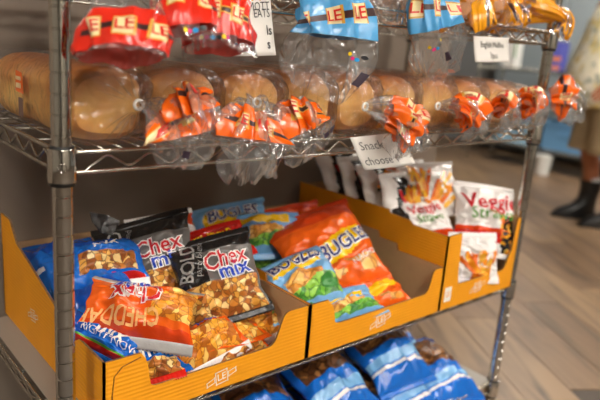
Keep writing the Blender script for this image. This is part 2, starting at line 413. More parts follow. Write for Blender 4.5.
side2 = [(0, H1), (.13, H1), (.135, .118), (.19, .118), (.195, .132), (DB, .132)]
box2, fp2, lp2, hx2, hy2 = display_box('middle orange cardboard box holding light blue and orange corn snack bags', X2a, X2b, YF, YB, BZ, front2, [(DB - a, h) for a, h in reversed(side2)], side2, .14)
emblem(fp2, lambda a, h: (a + .0, -hy2 - .0006, h + .026), 1.1)
H3 = .172
front3 = [(0, H3), (.047, H3+.002)] + arc((.049, H3-.01), (.052, .09), (.056, .065), 4) + arc((.058, .055), (.062, .052), (.07, .052), 3) + arc((.235, .052), (.25, .055), (.255, .075), 4) + [(.268, .10), (.273, .165), (.276, .18), (w3, .18)]
side3 = [(0, H3), (.10, H3), (.11, .180), (.17, .182), (.175, .190), (DB + .038, .186)]
box3, fp3, lp3, hx3, hy3 = display_box('tall orange cardboard box at the far post holding white veggie snack bags', X3a, X3b, YF, YB + .038, BZ, front3, [(DB + .038 - a, h) for a, h in reversed(side3)], [(0, .18), (DB + .038, .18)], .18)
emblem(fp3, lambda a, h: (a - .005, -hy3 - .0006, h + .030), 1.1)
b = MB(); b.add([(-hx3 + x, -hy3 - .0006, z) for x, z in ((.012, .018), (.036, .018), (.036, .052), (.012, .052))], [(0, 1, 2, 3)]); b.build('white_label_patch', whitep, fp3)
v, f = text_mesh('LE', .012); b = MB(); b.add([(-hx3 + .024 + x*.014, -hy3 - .001, .035 + y*.018) for x, y in v], f); b.build('printed_mark', orange_card, fp3)

# ------------------------------------------------------------------ builders for bags
def fbm(x, y, z): return noise.noise(V((x, y, z)))
class Pillow:
    """a filled pillow pouch: local x across, y up, z out of the printed face"""
    def __init__(s, w, h, T, seed=0, bend=0., roll=0., wr=1., taper=0.):
        s.w, s.h, s.T, s.seed, s.bend, s.roll, s.wr, s.taper = w, h, T, seed, bend, roll, wr, taper
        s.ph = [random.Random(seed).uniform(0, 6.28) for _ in range(6)]
    def prof(s, a, t):
        return max(0, 1 - abs(a)**2.4)**.62 * max(0, 1 - abs(t)**3.2)**.75
    def deform(s, x, y, z):
        z += s.bend * (y / (s.h/2))**2 + s.roll * (x / (s.w/2)) * abs(x / (s.w/2)) + s.taper * (x / (s.w/2)) * (y / (s.h/2))
        n = fbm(x*9 + s.seed, y*9, s.seed*1.7) * .008 * s.wr
        return V((x + n*.4, y, z + n))
    def at(s, a, t, side=1, eps=0.):
        p = s.prof(a, t)
        z = side * s.T/2 * p
        e = max(0, (abs(t) - .45) / .55)
        sgn = 1 if t > 0 else -1
        pleat = math.sin(a*13 + s.ph[0]*sgn + 1.3*math.sin(a*5 + s.ph[1])) * .0032 * e**1.3 * (1 - e**6) * s.wr
        big = fbm(a*2.1 + s.seed*3.1, t*2.3, s.ph[2]) * .011 * p * s.wr
        cr = abs(fbm(a*3.7 + s.seed, t*4.1 + s.ph[3], s.ph[4])) * -.009 * p * s.wr
        z += (pleat + big + cr + eps) * side
        x = a * s.w/2 * (1 - .10 * max(0, 1 - t**4) + .03*fbm(t*3, s.seed, 1.) * s.wr)
        return s.deform(x, t * s.h/2, z)
    def flat(s, x, y, eps):
        return s.at(max(-.99, min(.99, x/(s.w/2*.90))), max(-.999, min(.999, y/(s.h/2))), 1, eps)
BAG_N = 0
def snack_bag(label, c, r, u, y, n, T, region, mats, words=(), seed=1, bend=0., roll=0., wr=1., taper=0., group=None, seal=(0, 0), cat='snack bag', NU=44, NV=60, name='snack_bag'):
    """c, r, u: picture points of the bag's middle, right edge and top edge; y: depth of the middle in the room; n: facing"""
    n = V(n).normalized()
    if y is None: C0 = V(c); up = V(u); w, h = r
    else:
        C0 = aty(c[0], c[1], y)
        Rv = atpl(r[0], r[1], C0, n) - C0; Uv = atpl(u[0], u[1], C0, n) - C0
        up = Uv - Rv.normalized() * Uv.dot(Rv.normalized()) * .5
        w = 2*Rv.length; h = 2*Uv.length
    t = thing(name, label, cat, mtx=frame(C0, up, n), group=group)
    P = Pillow(w, h - .02, T*1.2, seed, bend, roll, wr*1.6, taper)
    b = MB(); uv = []
    vv = []
    for j in range(NV + 1):
        for i in range(NU + 1):
            a = math.sin((i/NU*2 - 1) * PI/2); a = .55*a + .45*(i/NU*2-1); tt = j/NV*2 - 1
            vv.append((a, tt))
    vs_ = [P.at(a, tt, 1) for a, tt in vv]; uv += [(a*w/2 + seed*.37, tt*h/2 + seed*.21) for a, tt in vv]
    fs = []; ms = []
    for j in range(NV):
        for i in range(NU):
            k = j*(NU+1) + i; fs.append((k, k+1, k+NU+2, k+NU+1))
            a = (vv[k][0] + vv[k+1][0]) / 2; tt = (vv[k][1] + vv[k+NU+1][1]) / 2
            ms.append(region(a, tt))
    b.add(vs_, fs); b.m = ms
    nb = len(b.v); NB, NC = 14, 18
    vb = [(math.sin((i/NB*2 - 1) * PI/2), j/NC*2 - 1) for j in range(NC+1) for i in range(NB+1)]
    b.add([P.at(a, tt, -1) for a, tt in vb], [(j*(NB+1)+i, (j+1)*(NB+1)+i, (j+1)*(NB+1)+i+1, j*(NB+1)+i+1) for j in range(NC) for i in range(NB)], 0)
    uv += [(a*w/2, tt*h/2) for a, tt in vb]
    b.build('film', mats, t, True, uv)
    for sg, mi in ((1, seal[0]), (-1, seal[1])):
        q = MB(); K = 60; vs2 = []
        for i in range(K+1):
            x = (i/K*2 - 1) * w/2; rg = math.sin(x*900) * .0003
            for yy in (0, .004, .010, .0125 + (.0012 if i % 2 else 0)):
                vs2.append(P.deform(x, sg*((h - .02)/2 + yy - .0006), rg * (yy > 0)))
        q.add(vs2, [(i*4+j, i*4+4+j, i*4+5+j, i*4+1+j) for i in range(K) for j in range(3)])
        md = q.build('top_seal' if sg > 0 else 'bottom_seal', mats[mi], t, True).modifiers.new('th', 'SOLIDIFY'); md.thickness = .0006
    for wd in words:
        body, off, x, yy, size, sx, rot, m = wd[:8]; eps = (wd[8] if len(wd) > 8 else .0012) + .0013; sh = wd[9] if len(wd) > 9 else 0
        v, f = text_mesh(body, off); q = MB(); ca_, sa_ = math.cos(math.radians(rot)), math.sin(math.radians(rot))
        pts = []
        for px, py in v:
            X, Y = (px + sh*py)*size*sx, py*size
            pts.append(P.flat(x*w/2 + X*ca_ - Y*sa_, yy*h/2 + X*sa_ + Y*ca_, eps))
        q.add(pts, f); q.build('lettering', m, t)
    return t, P
foil = lambda name, rgb, rough=.22, **k: mat(name, rgb, rough, spec=.6, bump=k.pop('bump', .22), bscale=48, **k)

class Tube:
    """a bag of thin film gathered round a path: centre points, half widths, half depths, side and depth vectors"""
    def __init__(s, pts, wid, dep, side, seed=0, pleat=.12, npl=9, wob=.25):
        s.p = [V(p) for p in pts]; s.w = wid; s.d = dep; s.side = [V(x).normalized() for x in (side if isinstance(side, list) else [side]*len(pts))]
        s.seed, s.pleat, s.npl, s.wob = seed, pleat, npl, wob; q = random.Random(seed); s.ph = [q.uniform(0, 6.28) for _ in range(5)]
        s.len = sum((s.p[i+1]-s.p[i]).length for i in range(len(s.p)-1))
    def cr(s, arr, r):
        n = len(arr) - 1; x = max(0, min(.99999, r)) * n; i = int(x); f = x - i
        g = lambda k: arr[max(0, min(n, k))]
        p0, p1, p2, p3 = g(i-1), g(i), g(i+1), g(i+2)
        return p1 + (p2 - p0)*(.5*f) + (p0*2 - p1*5 + p2*4 - p3)*(.5*f*f) + (p1*3 - p0 - p2*3 + p3)*(.5*f*f*f)
    def el(s, r):
        a, b = max(0, r-.03), min(1, r+.03); return (s.cr(s.p, b) - s.cr(s.p, a)).length/(b - a)
    def at(s, r, a, eps=0.):
        """r 0..1 along, a angle"""
        c = s.cr(s.p, r); t = (s.cr(s.p, min(1, r+.02)) - s.cr(s.p, max(0, r-.02))).normalized()
        sd_ = s.cr(s.side, r); sd_ = (sd_ - t*sd_.dot(t)).normalized(); nn = sd_.cross(t).normalized()
        w, d = max(.002, s.cr(s.w, r)), max(.002, s.cr(s.d, r))
        pl = 1 + s.pleat * math.sin(a*s.npl + s.ph[0] + 1.5*math.sin(a*2 + s.ph[1]) + r*1.5) * (1.15 - .6*r)
        ca_, sa_ = math.cos(a), math.sin(a)
        wob = fbm(ca_*1.3 + s.seed, sa_*1.3 + r*2.2, r*2.0 + s.seed) * s.wob
        wob2 = abs(fbm(ca_*2.6 + s.seed*2, sa_*2.6, r*5 + s.seed)) * s.wob * .6
        k = pl + (wob - wob2) * min(1, r*2.5)
        return c + sd_ * (w*ca_*k + eps*ca_) + nn * (d*sa_*k + d*.5*wob*r + eps*sa_)
    def mesh(s, parent, name, region, mats, NR=44, NA=80, r0=0., r1=1., hem=.0, eps=0., a0=0., a1=2*PI):
        b = MB(); vs_ = []; cl = abs(a1 - a0 - 2*PI) < 1e-4
        for j in range(NR+1):
            r = r0 + (r1-r0)*j/NR
            for i in range(NA + (0 if cl else 1)):
                a = a0 + (a1-a0)*i/NA
                h_ = 0
                if hem: h_ = hem * fbm(math.cos(a)*2 + s.seed, math.sin(a)*2, s.seed) * (j/NR)**2
                vs_.append(s.at(min(1, r + h_) if hem else r, a, eps))
        n = NA if cl else NA + 1; fs = []; ms = []
        for j in range(NR):
            for i in range(NA):
                r = r0 + (r1-r0)*(j+.5)/NR; a = a0 + (a1-a0)*(i+.5)/NA
                mi = region(r, a)
                if mi is None: continue
                k2 = (i+1) % n
                fs.append((j*n+i, j*n+k2, (j+1)*n+k2, (j+1)*n+i)); ms.append(mi)
        b.add(vs_, fs); b.m = ms
        return b.build(name, mats, parent, True)
    def word(s, parent, body, off, r, a, size, m, rot=0., eps=.0012, name='lettering', sgn=1):
        v, f = text_mesh(body, off); q = MB(); w = (s.cr(s.w, r) + s.cr(s.d, r)) / 2; ln = s.el(r); ca_, sa_ = math.cos(rot), math.sin(rot)
        pts = [s.at(max(0, min(1, r - (x*sa_ + y*ca_)*size/ln)), a + sgn*(x*ca_ - y*sa_)*size/w, eps) for x, y in v]
        q.add(pts, f); return q.build(name, m, parent)
def adist(a, b): return abs((a - b + PI) % (2*PI) - PI)
film = clear_film('clear_film', .02, .11, 22., .05, .9); film_thin = clear_film('clear_film_loaf', .01, .06, 24., .03, .9)
prints = {}
for k, rgb, pink in (('red', (226, 44, 24), (240, 124, 114)), ('blue', (84, 168, 226), (130, 172, 205)), ('orange', (246, 104, 14), (232, 130, 80)), ('yellow', (250, 170, 22), (240, 190, 110))):
    prints[k] = mat(k + '_film_print', rgb, .25, spec=.7, bump=.2, bscale=40, trans=.06); prints[k + 'i'] = mat(k + '_film_inside', pink, .35, bump=.2, bscale=40, trans=.22)
cream = mat('cream_print', (240, 222, 168), .35); darkb = mat('dark_brown_print', (58, 28, 26), .35); goldl = mat('gold_line_print', (214, 160, 60), .35); redp = mat('red_print', (214, 40, 30), .35)
navyp = mat('dark_strip_print', (58, 44, 58), .4)
dots = [mat('dot_yellow', (250, 210, 20), .4), mat('dot_magenta', (225, 30, 120), .4), mat('dot_cyan', (20, 150, 220), .4), mat('dot_black', (30, 30, 34), .4)]
def printed_bag(t, tb, colour, band, logos, NR=56, NA=96, hem=.12, strip=None, dotline=None, fl=None, r_start=0., inner=True, lsize=.020, gaps=-9., stretch=1.):
    """film sleeve with a printed band: logos = angles of the cream badges; ribbon between them"""
    r0, r1 = band; fl = fl or film
    circ = lambda r: (tb.cr(tb.w, r) + tb.cr(tb.d, r)) / 2
    rm = (r0 + r1)/2; w = max(.01, circ(rm)); ha = min(.6, .0115/w*lsize/.020); hr = min((r1 - r0)*.40, .0125*lsize/.020/tb.el(rm)*stretch)
    def reg_film(r, a): return None if r0 < r < r1 else 0
    tb.mesh(t, 'clear_film', reg_film, [fl], NR, NA, r_start, 1, hem)
    def reg(r, a):
        x = (r - rm) / hr
        if gaps > -2 and fbm(math.cos(a)*2.4 + tb.seed, math.sin(a)*2.4, r*6) < gaps: return 4
        for l in logos:
            d = adist(a, l)/ha
            if d < 1 and abs(x) < 1: return 1 if (d < .82 and abs(x) < .84) else 2
        for i_ in range(len(logos)):
            if abs(x) < .36 and min(adist(a, l) for l in logos) < ha*2.5: return 3 if abs(x) < .30 else 2
        return 0
    pb = tb.mesh(t, 'printed_band', reg, [prints[colour], cream, goldl, darkb, fl], int(NR*(r1-r0)*1.6)+8, NA*2, r0, r1, 0, .0003)
    if inner: tb.mesh(t, 'band_inside', lambda r, a: 0, [prints[colour + 'i']], 16, NA, r0 + .01, r1, 0, -.0008)
    for l in logos: tb.word(pb, 'LE', .012, rm, l, lsize, redp, 0, .0016)
    if strip is not None:
        for a in (strip if isinstance(strip, (list, tuple)) else [strip]):
            tb.mesh(t, 'printed_strip', lambda r, q: 0 if adist(q, a) < .052*(.06/max(.02, w)) else None, [navyp], 8, 120, min(.99, r1 + (1-r1)*.42), min(1, r1 + (1-r1)*.60), 0, .001)
    if dotline:
        a0_, n_ = dotline
        for k in range(n_):
            a = a0_ + k*.06/w*.09; q = MB(); rr = r1 + (1-r1)*(.22 + .06*math.sin(k))
            q.add([tb.at(rr, a, .0014)] + [tb.at(rr + .0026*math.sin(2*PI*i/8)/tb.el(rr), a + .0026*math.cos(2*PI*i/8)/w, .0014) for i in range(8)], [(0, i+1, (i+1) % 8 + 1) for i in range(8)])
            q.build('colour_dot', dots[k % 4], t)

# ------------------------------------------------------------------ bread loaves on the middle shelf
def crust_mat():
    m = mat('bread_crust', (205, 138, 66), .6, bump=.12, bscale=120)
    nt = m.node_tree; N = nt.nodes; L = nt.links; b = N['Principled BSDF']
    tc = N.new('ShaderNodeTexCoord'); n = N.new('ShaderNodeTexNoise'); n.inputs['Scale'].default_value = 14; n.inputs['Detail'].default_value = 6; L.new(tc.outputs['Object'], n.inputs['Vector'])
    r = N.new('ShaderNodeValToRGB'); e = r.color_ramp.elements; e[0].position = .3; e[0].color = lin((208, 130, 50)); e[1].position = .7; e[1].color = lin((255, 208, 120))
    L.new(n.outputs['Fac'], r.inputs[0])
    # browner top crust, as baked
    sp = N.new('ShaderNodeSeparateXYZ'); L.new(tc.outputs['Object'], sp.inputs[0]); mr = N.new('ShaderNodeMapRange'); mr.inputs[1].default_value = .055; mr.inputs[2].default_value = .105; L.new(sp.outputs[2], mr.inputs[0])
    mc = N.new('ShaderNodeMix'); mc.data_type = 'RGBA'; mc.inputs[7].default_value = lin((176, 96, 34)); L.new(mr.outputs[0], mc.inputs[0]); L.new(r.outputs[0], mc.inputs[6]); L.new(mc.outputs[2], b.inputs['Base Color']); return m
crust = crust_mat()
heel = mat('bread_heel', (238, 188, 116), .7, var=.14, vscale=22, bump=.25, bscale=160)
tie_m = mat('white_bread_tie', (236, 232, 226), .4)
Z_DECK = Z_BREAD + .0052
def loaf_section(a, w, h):
    """a angle; rounded bread slice with a domed wider top, origin at the base middle"""
    ca_, sa_ = math.cos(a), math.sin(a); n = 3.1
    k = (abs(ca_)**n + abs(sa_)**n)**(-1/n); x, z = ca_*k, sa_*k
    if z > .25: x *= 1 + .07*min(1, (z - .25)*3)
    if z > .5: z += .16*(1 - (x)**2)
    else: pass
    return x*w/2, (z + 1)*h/2 * .93
def make_loaf(label, x, y0, w, h, L_, seed, yaw, tail, colour='orange', tailkw={}, side_tag=False, tie=True):
    t = thing('bagged_bread_loaf', label, 'bread loaf', (x, y0, Z_DECK), group='bagged bread loaves on the middle shelf'); t.rotation_euler.z = yaw
    q = random.Random(seed); NA = 40
    ys = [0, .001, .004, .008, .014, .02, .028] + [.034 + (L_-.068)*i/14 for i in range(0, 15)] + [L_-.026, L_-.018, L_-.010, L_-.004, L_-.001, L_]
    def inset(yv): d_ = min(yv, L_ - yv); return 1 - .24*max(0, 1 - d_/.034)**2.2
    b = MB(); vs_ = []
    for yv in ys:
        k = inset(yv)
        for i in range(NA):
            a = 2*PI*i/NA; X, Z = loaf_section(a, w, h); nz = 1 + .07*fbm(X*9 + seed, yv*9, Z*9) + .03*fbm(X*26 + seed, yv*26, Z*26)
            vs_.append((X*k*nz, yv, .0035 + h/2 + (Z - h/2)*k*nz))
    n = len(ys)
    b.add(vs_, [(j*NA+i, (j+1)*NA+i, (j+1)*NA+(i+1) % NA, j*NA+(i+1) % NA) for j in range(n-1) for i in range(NA)])
    b.add([(0, -.002, h/2)] + vs_[:NA], [(0, i+1, (i+1) % NA + 1) for i in range(NA)], 1)
    b.add([(0, L_, h/2)] + vs_[-NA:], [(0, (i+1) % NA + 1, i+1) for i in range(NA)], 1)
    b.build('loaf', [crust, crust], t, True)
    # film sleeve with gathered front
    neck = V(tail['neck']); NP = 120; rings = []
    for j in range(26):
        if j < 14: yv = L_ + .004 - (L_ + .010)*j/13; k = 1.0; g = 0
        else: g = (j - 13)/12; yv = -.006 + (neck.y + .006)*(g**1.15); k = 1
        row = []
        for i in range(NP):
            a = 2*PI*i/NP; X, Z = loaf_section(a, w + .007, h + .009)
            Z -= .0002
            wr = .0035*abs(fbm(math.cos(a)*3 + seed, math.sin(a)*3, yv*16 + seed)) + .002*abs(fbm(a*5, yv*40, seed))
            X *= 1 + wr/w*2; Z = h/2 + (Z - h/2)*(1 + wr/h*2)
            if g > 0:
                s_ = (1 - g)**1.15
                pl = 1 + (.30)*math.sin(a*17 + seed*2 + 2*math.sin(a*3 + seed))*math.sin(min(1, g*1.2)*PI*.75)*(.4 + g)
                s2 = s_*pl
                X = neck.x*g + X*s2 + .005*math.cos(a)*g; Z = neck.z*g + (h/2)*(1 - g) + (Z - h/2)*s2 + .005*math.sin(a)*g
            row.append((X, yv, max(.0008, Z)))
        rings.append(row)
    b = MB(); b.add([p for r in rings for p in r], [(j*NP+i, j*NP+(i+1) % NP, (j+1)*NP+(i+1) % NP, (j+1)*NP+i) for j in range(25) for i in range(NP)])
    b.m = [1 if k >= 15*NP else 0 for k in range(25*NP)]
    b.build('clear_film_sleeve', [film_thin, film], t, True)
    if tie:
        b = MB(); d0 = V((0, -1, 0)); b.tube([neck + V((.0062*math.cos(2*PI*i/14), .0, .0062*math.sin(2*PI*i/14))) for i in range(15)], .0022, 6); b.build('bread_tie', tie_m, t, True)
    # tail
    KT = tail.get('k', 1.12)
    pts = [neck + V((0, .002, 0))] + [neck + (V(p) - neck)*KT for p in tail['path']]
    tail['w'] = [x*(KT*1.05 if i else 1) for i, x in enumerate(tail['w'])]; tail['d'] = [x*(KT if i else 1) for i, x in enumerate(tail['d'])]
    tb = Tube(pts, tail['w'], tail['d'], tail.get('side', (1, 0, 0)), seed, tail.get('pleat', .30), tail.get('npl', 7), tail.get('wob', .95))
    bd_ = tail.get('band', (.38, .74)); bd_ = (bd_[0], bd_[0] + (bd_[1] - bd_[0])*.80)
    printed_bag(t, tb, colour, bd_, tail.get('logos', [-1.6, -.7, -2.5, .6]), 48, 72, .22, tail.get('strip'), None, film, lsize=tail.get('ls', .015), gaps=-.16)
    if side_tag:
        b = MB(); xs = -(w*1.035 + .012)/2 - .001
        P = lambda yv, z: (xs, yv, z)
        b.add([P(.125, .052), P(.160, .054), P(.156, .083), P(.130, .081)], [(0, 1, 2, 3)]); b.build('orange_printed_tag', prints['orange'], t)
        b = MB()
        for r_, (za, zb) in enumerate(((.070, .075), (.059, .066))):
            for k in range(4): b.add([(xs - .0006, .134 + k*.0055, za), (xs - .0006, .138 + k*.0055, za), (xs - .0006, .138 + k*.0055, zb), (xs - .0006, .134 + k*.0055, zb)], [(0, 1, 2, 3)])
        b.build('tag_lettering', cream, t)
        b = MB(); b.add([(xs, .128, .020), (xs, .148, .020), (xs, .148, .046), (xs, .128, .046)], [(0, 1, 2, 3)]); b.build('brown_printed_tag', mat('brown_tag', (112, 84, 74), .5), t)
    return t
LW = .112
# x, tail path offsets in loaf frame (x across, y towards back, z up)
loaf_specs = [
    # label, x, y0, width, height, length, yaw, neck, path, w, d, extra
    ('bread loaf at the near post with tan heel and folded orange printed tail', .068, .055, .112, .098, .31, 0.,
     dict(neck=(.030, -.030, .056), path=[(.045, -.045, .052), (.062, -.062, .034), (.066, -.066, .012), (.062, -.064, -.014)], w=[.006, .022, .034, .036, .020], d=[.005, .010, .016, .018, .008], logos=[-1.2, -2.6, .5], strip=-1.6, band=(.30, .70))),
    ('bread loaf second from the near post with orange band curled high in front', .186, .05, .110, .097, .31, 0.02,
     dict(neck=(-.020, -.028, .064), path=[(-.026, -.044, .072), (-.030, -.064, .064), (-.026, -.072, .046), (-.018, -.070, .028)], w=[.006, .020, .028, .026, .018], d=[.005, .010, .016, .014, .008], logos=[-1.6, .4], band=(.28, .74))),
    ('bread loaf third from the near post with wide orange tail drooping over the wire edge', .300, .045, .110, .097, .31, -.02,
     dict(neck=(-.018, -.030, .060), path=[(-.032, -.050, .058), (-.048, -.070, .030), (-.052, -.074, .0), (-.050, -.070, -.036)], w=[.006, .024, .040, .044, .036], d=[.005, .012, .016, .018, .010], logos=[-1.5, -2.3, -.8], strip=[-.9], band=(.36, .66), wob=.7)),
    ('bread loaf fourth from the near post with orange tail twisted beside the next heel', .412, .045, .108, .098, .31, .0,
     dict(neck=(-.040, -.026, .062), path=[(-.050, -.042, .058), (-.056, -.056, .040), (-.048, -.062, .018), (-.034, -.062, .0)], w=[.006, .022, .034, .034, .026], d=[.005, .010, .016, .016, .008], logos=[-1.4, -2.5, -.4], strip=[-1.1, -.8], band=(.22, .72))),
    ('bread loaf fifth from the near post with star pleats drawn to a white knot', .523, .045, .108, .099, .31, .0,
     dict(neck=(-.006, -.026, .052), path=[(.018, -.044, .050), (.050, -.058, .040), (.076, -.062, .022), (.092, -.060, .004)], w=[.006, .020, .032, .036, .034], d=[.005, .012, .018, .018, .012], side=(0, .3, 1), logos=[-1.4, -2.4, -.5, 1.5], band=(.30, .82))),
    ('bread loaf sixth from the near post, behind the handwritten paper sign', .636, .045, .110, .098, .31, .0,
     dict(neck=(-.004, -.026, .050), path=[(-.018, -.044, .048), (-.034, -.058, .032), (-.040, -.064, .006), (-.034, -.062, -.022)], w=[.006, .024, .040, .042, .034], d=[.005, .012, .018, .018, .010], logos=[-1.5, -2.4, -.6], strip=[-1.2], band=(.26, .68))),
    ('bread loaf seventh from the near post with square orange flap under a white knot', .750, .045, .110, .098, .31, .0,
     dict(neck=(-.030, -.026, .052), path=[(-.008, -.044, .054), (.018, -.056, .048), (.034, -.062, .026), (.040, -.062, .004)], w=[.006, .022, .034, .036, .030], d=[.005, .012, .018, .018, .012], logos=[-1.5, -2.5, -.5], band=(.26, .84))),
    ('bread loaf eighth from the near post with narrow upright orange tail', .864, .045, .110, .096, .31, .0,
     dict(neck=(-.010, -.026, .044), path=[(.006, -.044, .050), (.020, -.058, .058), (.030, -.066, .044), (.044, -.070, .016)], w=[.006, .020, .032, .034, .030], d=[.005, .012, .018, .018, .012], logos=[-1.5, -2.5, -.5], strip=[-1.3], band=(.24, .78))),
    ('bread loaf ninth from the near post with orange tail raised over a hazy bag', .978, .045, .110, .094, .31, .0,
     dict(neck=(-.008, -.026, .052), path=[(.004, -.044, .064), (.016, -.058, .068), (.028, -.066, .046), (.034, -.066, .014)], w=[.006, .022, .036, .040, .030], d=[.005, .014, .022, .022, .012], logos=[-1.5, -2.5, -.5], strip=[-1.1], band=(.24, .80))),
    ('short bread loaf at the far post with bright orange tail sticking out past the shelf', 1.076, .06, .082, .086, .28, .0,
     dict(neck=(.022, -.034, .058), path=[(.040, -.060, .070), (.062, -.078, .072), (.090, -.086, .058), (.124, -.086, .048)], w=[.006, .020, .032, .034, .026], d=[.005, .012, .018, .018, .010], side=(0, .2, 1), logos=[-1.5, -2.5, .8], band=(.22, .70))),
]
for i, (lab, x, y0, w, h, L_, yaw, tail) in enumerate(loaf_specs):
    make_loaf(lab, x - .004, y0 - .042, w, h, L_, 11 + i*3, yaw, tail, side_tag=(i == 0))

def straws(t, P, x, y, n, ln, spread, rot=0., seed=1):
    """printed fan of straw pieces laid over a pouch face"""
    q = random.Random(seed); ms = [mat('straw_a', (246, 150, 24), .35), mat('straw_b', (232, 108, 18), .35), mat('straw_c', (252, 190, 60), .35)]
    for k in range(n):
        a = math.radians(rot + spread*((k + .5)/n - .5) + q.uniform(-5, 5)); d = V((math.sin(a), math.cos(a))); w = V((d.y, -d.x))*.0048; o = V((x + q.uniform(-.02, .02), y + q.uniform(-.012, .012))); L_ = ln*q.uniform(.7, 1.1); b = MB(); K = 8; vs_ = []
        for i in range(K+1):
            c = o + d*L_*i/K
            for s_ in (-1, 1): p = c + w*s_; vs_.append(P.flat(p.x, p.y, .0024 + .0002*(k % 5)))
        b.add(vs_, [(2*i, 2*i+1, 2*i+3, 2*i+2) for i in range(K)]); b.build('printed_straw', ms[k % 3], t)

# ------------------------------------------------------------------ printed film bags hanging over the top shelf edge
def hang(label, path, wid, dep, colour, band, logos, seed, cat='bread bag', name='printed_film_bag', **k):
    pts = [aty(*q) for q in path[1:]]; x0 = pts[0].x; n0 = len(path); zb_ = Z_TOP + .0055
    pts = [V((x0, .26, zb_ + .030)), V((x0, .20, zb_ + .034)), V((x0, .05, zb_ + .034))] + pts      # the filled part lies on the shelf
    wid = [.012, .050, .052] + wid[1:]; dep = [.010, .031, .032] + dep[1:]
    if band: band = tuple((q*(n0 - 1) + 2)/(n0 + 1) for q in band)
    t = thing(name, label, cat, tuple(pts[0]), group='printed film bags hanging over the top shelf edge')
    tb = Tube([p - pts[0] for p in pts], wid, dep, k.pop('side', RT), seed, k.pop('pleat', .07), k.pop('npl', 6), k.pop('wob', .38))
    fill = k.pop('fill', None)
    if band: printed_bag(t, tb, colour, band, logos, 60, 96, k.pop('hem', .10), **k)
    else: tb.mesh(t, 'clear_film', lambda r, a: 0, [film], 50, 80, 0, 1, .15)
    for k_ in range(2 if fill else 0):   # ring bagels inside the bag
        b = MB(); A, B = 28, 12; vs_ = []
        for i in range(A):
            u_ = 2*PI*i/A
            for j in range(B):
                v_ = 2*PI*j/B; rr = .0275 + .0165*math.cos(v_); vs_.append((rr*math.cos(u_), rr*math.sin(u_) - .165 + k_*.095 + pts[0].y*0 + .055, .0165*math.sin(v_) - .030 + .0225))
        b.add(vs_, [(i*B+j, ((i+1) % A)*B+j, ((i+1) % A)*B+(j+1) % B, i*B+(j+1) % B) for i in range(A) for j in range(B)])
        b.build('bagel', bagel, t, True)
    return t, tb
bagel = mat('bagel_crust', (150, 92, 44), .5, var=.2, vscale=30)
muffin = mat('muffin_crumb', (226, 170, 122), .7, var=.15, vscale=40)
hang('red printed clear bag hanging nearest the post, mouth gaping open', [(128, -48, .06), (127, -24, -.015), (124, 8, -.06), (121, 35, -.080), (119, 60, -.094)],
     [.018, .038, .046, .051, .050], [.014, .026, .028, .029, .028], 'red', (.62, .94), [-1.35, -2.15, -.55, 2.4, 1.2], 21, fill=(.045, bagel, (-.005, .0, .055)), lsize=.018, strip=None, hem=.05)
hang('red printed clear bag in the middle of the three, short and tilted', [(188, -48, .06), (186, -28, -.015), (181, -4, -.065), (180, 20, -.092), (184, 46, -.102)],
     [.016, .030, .036, .038, .036], [.012, .022, .026, .026, .024], 'red', (.46, .84), [-1.6, -2.7, -.5, 1.6], 26, lsize=.018, strip=[-1.9], dotline=(-1.3, 4), fill=(.04, bagel, (0, .0, .05)), hem=.08)
hang('red printed clear bag hanging beside the white printed sign', [(224, -46, .06), (223, -24, -.01), (221, 6, -.050), (219, 32, -.070), (219, 58, -.084)],
     [.016, .034, .040, .044, .043], [.012, .026, .032, .034, .030], 'red', (.52, .86), [-1.7, -.9, -2.6, 1.4], 33, lsize=.018, strip=[-.9], dotline=(-1.9, 6), fill=(.045, bagel, (0, .0, .05)), hem=.08)
hang('blue printed clear bag hanging in the middle with long loose film', [(322, -40, .06), (324, -22, -.01), (327, 2, -.045), (330, 30, -.055), (324, 64, -.055), (312, 92, -.052)],
     [.016, .036, .050, .056, .062, .042], [.012, .026, .030, .030, .026, .012], 'blue', (.40, .64), [-1.5, -2.4, -.8, 1.0], 41, side=RT + UP*.42, wob=.55, lsize=.018, strip=[-.6], dotline=(-1.1, 4), fill=(.045, bagel, (0, .02, .05)), hem=.22)
hang('small clear bag corner with colour dots between the two blue bags', [(384, -38, .06), (385, -18, -.005), (387, -2, -.025), (391, 12, -.03), (396, 26, -.03)],
     [.016, .034, .036, .026, .010], [.012, .020, .020, .014, .006], None, None, [], 47, fill=(.045, bagel, (0, .02, .05)))
hang('blue printed clear bag hanging next to the yellow printed bags', [(430, -36, .06), (431, -18, -.005), (431, 2, -.035), (432, 26, -.045), (436, 54, -.045), (442, 76, -.042)],
     [.016, .036, .044, .050, .050, .034], [.012, .024, .028, .030, .024, .012], 'blue', (.34, .62), [-1.3, -2.3, -.3, 1.4], 53, side=RT + UP*.30, wob=.65, lsize=.018, strip=[-1.1], dotline=(-1.9, 5), fill=(.045, bagel, (0, .02, .05)), hem=.15)
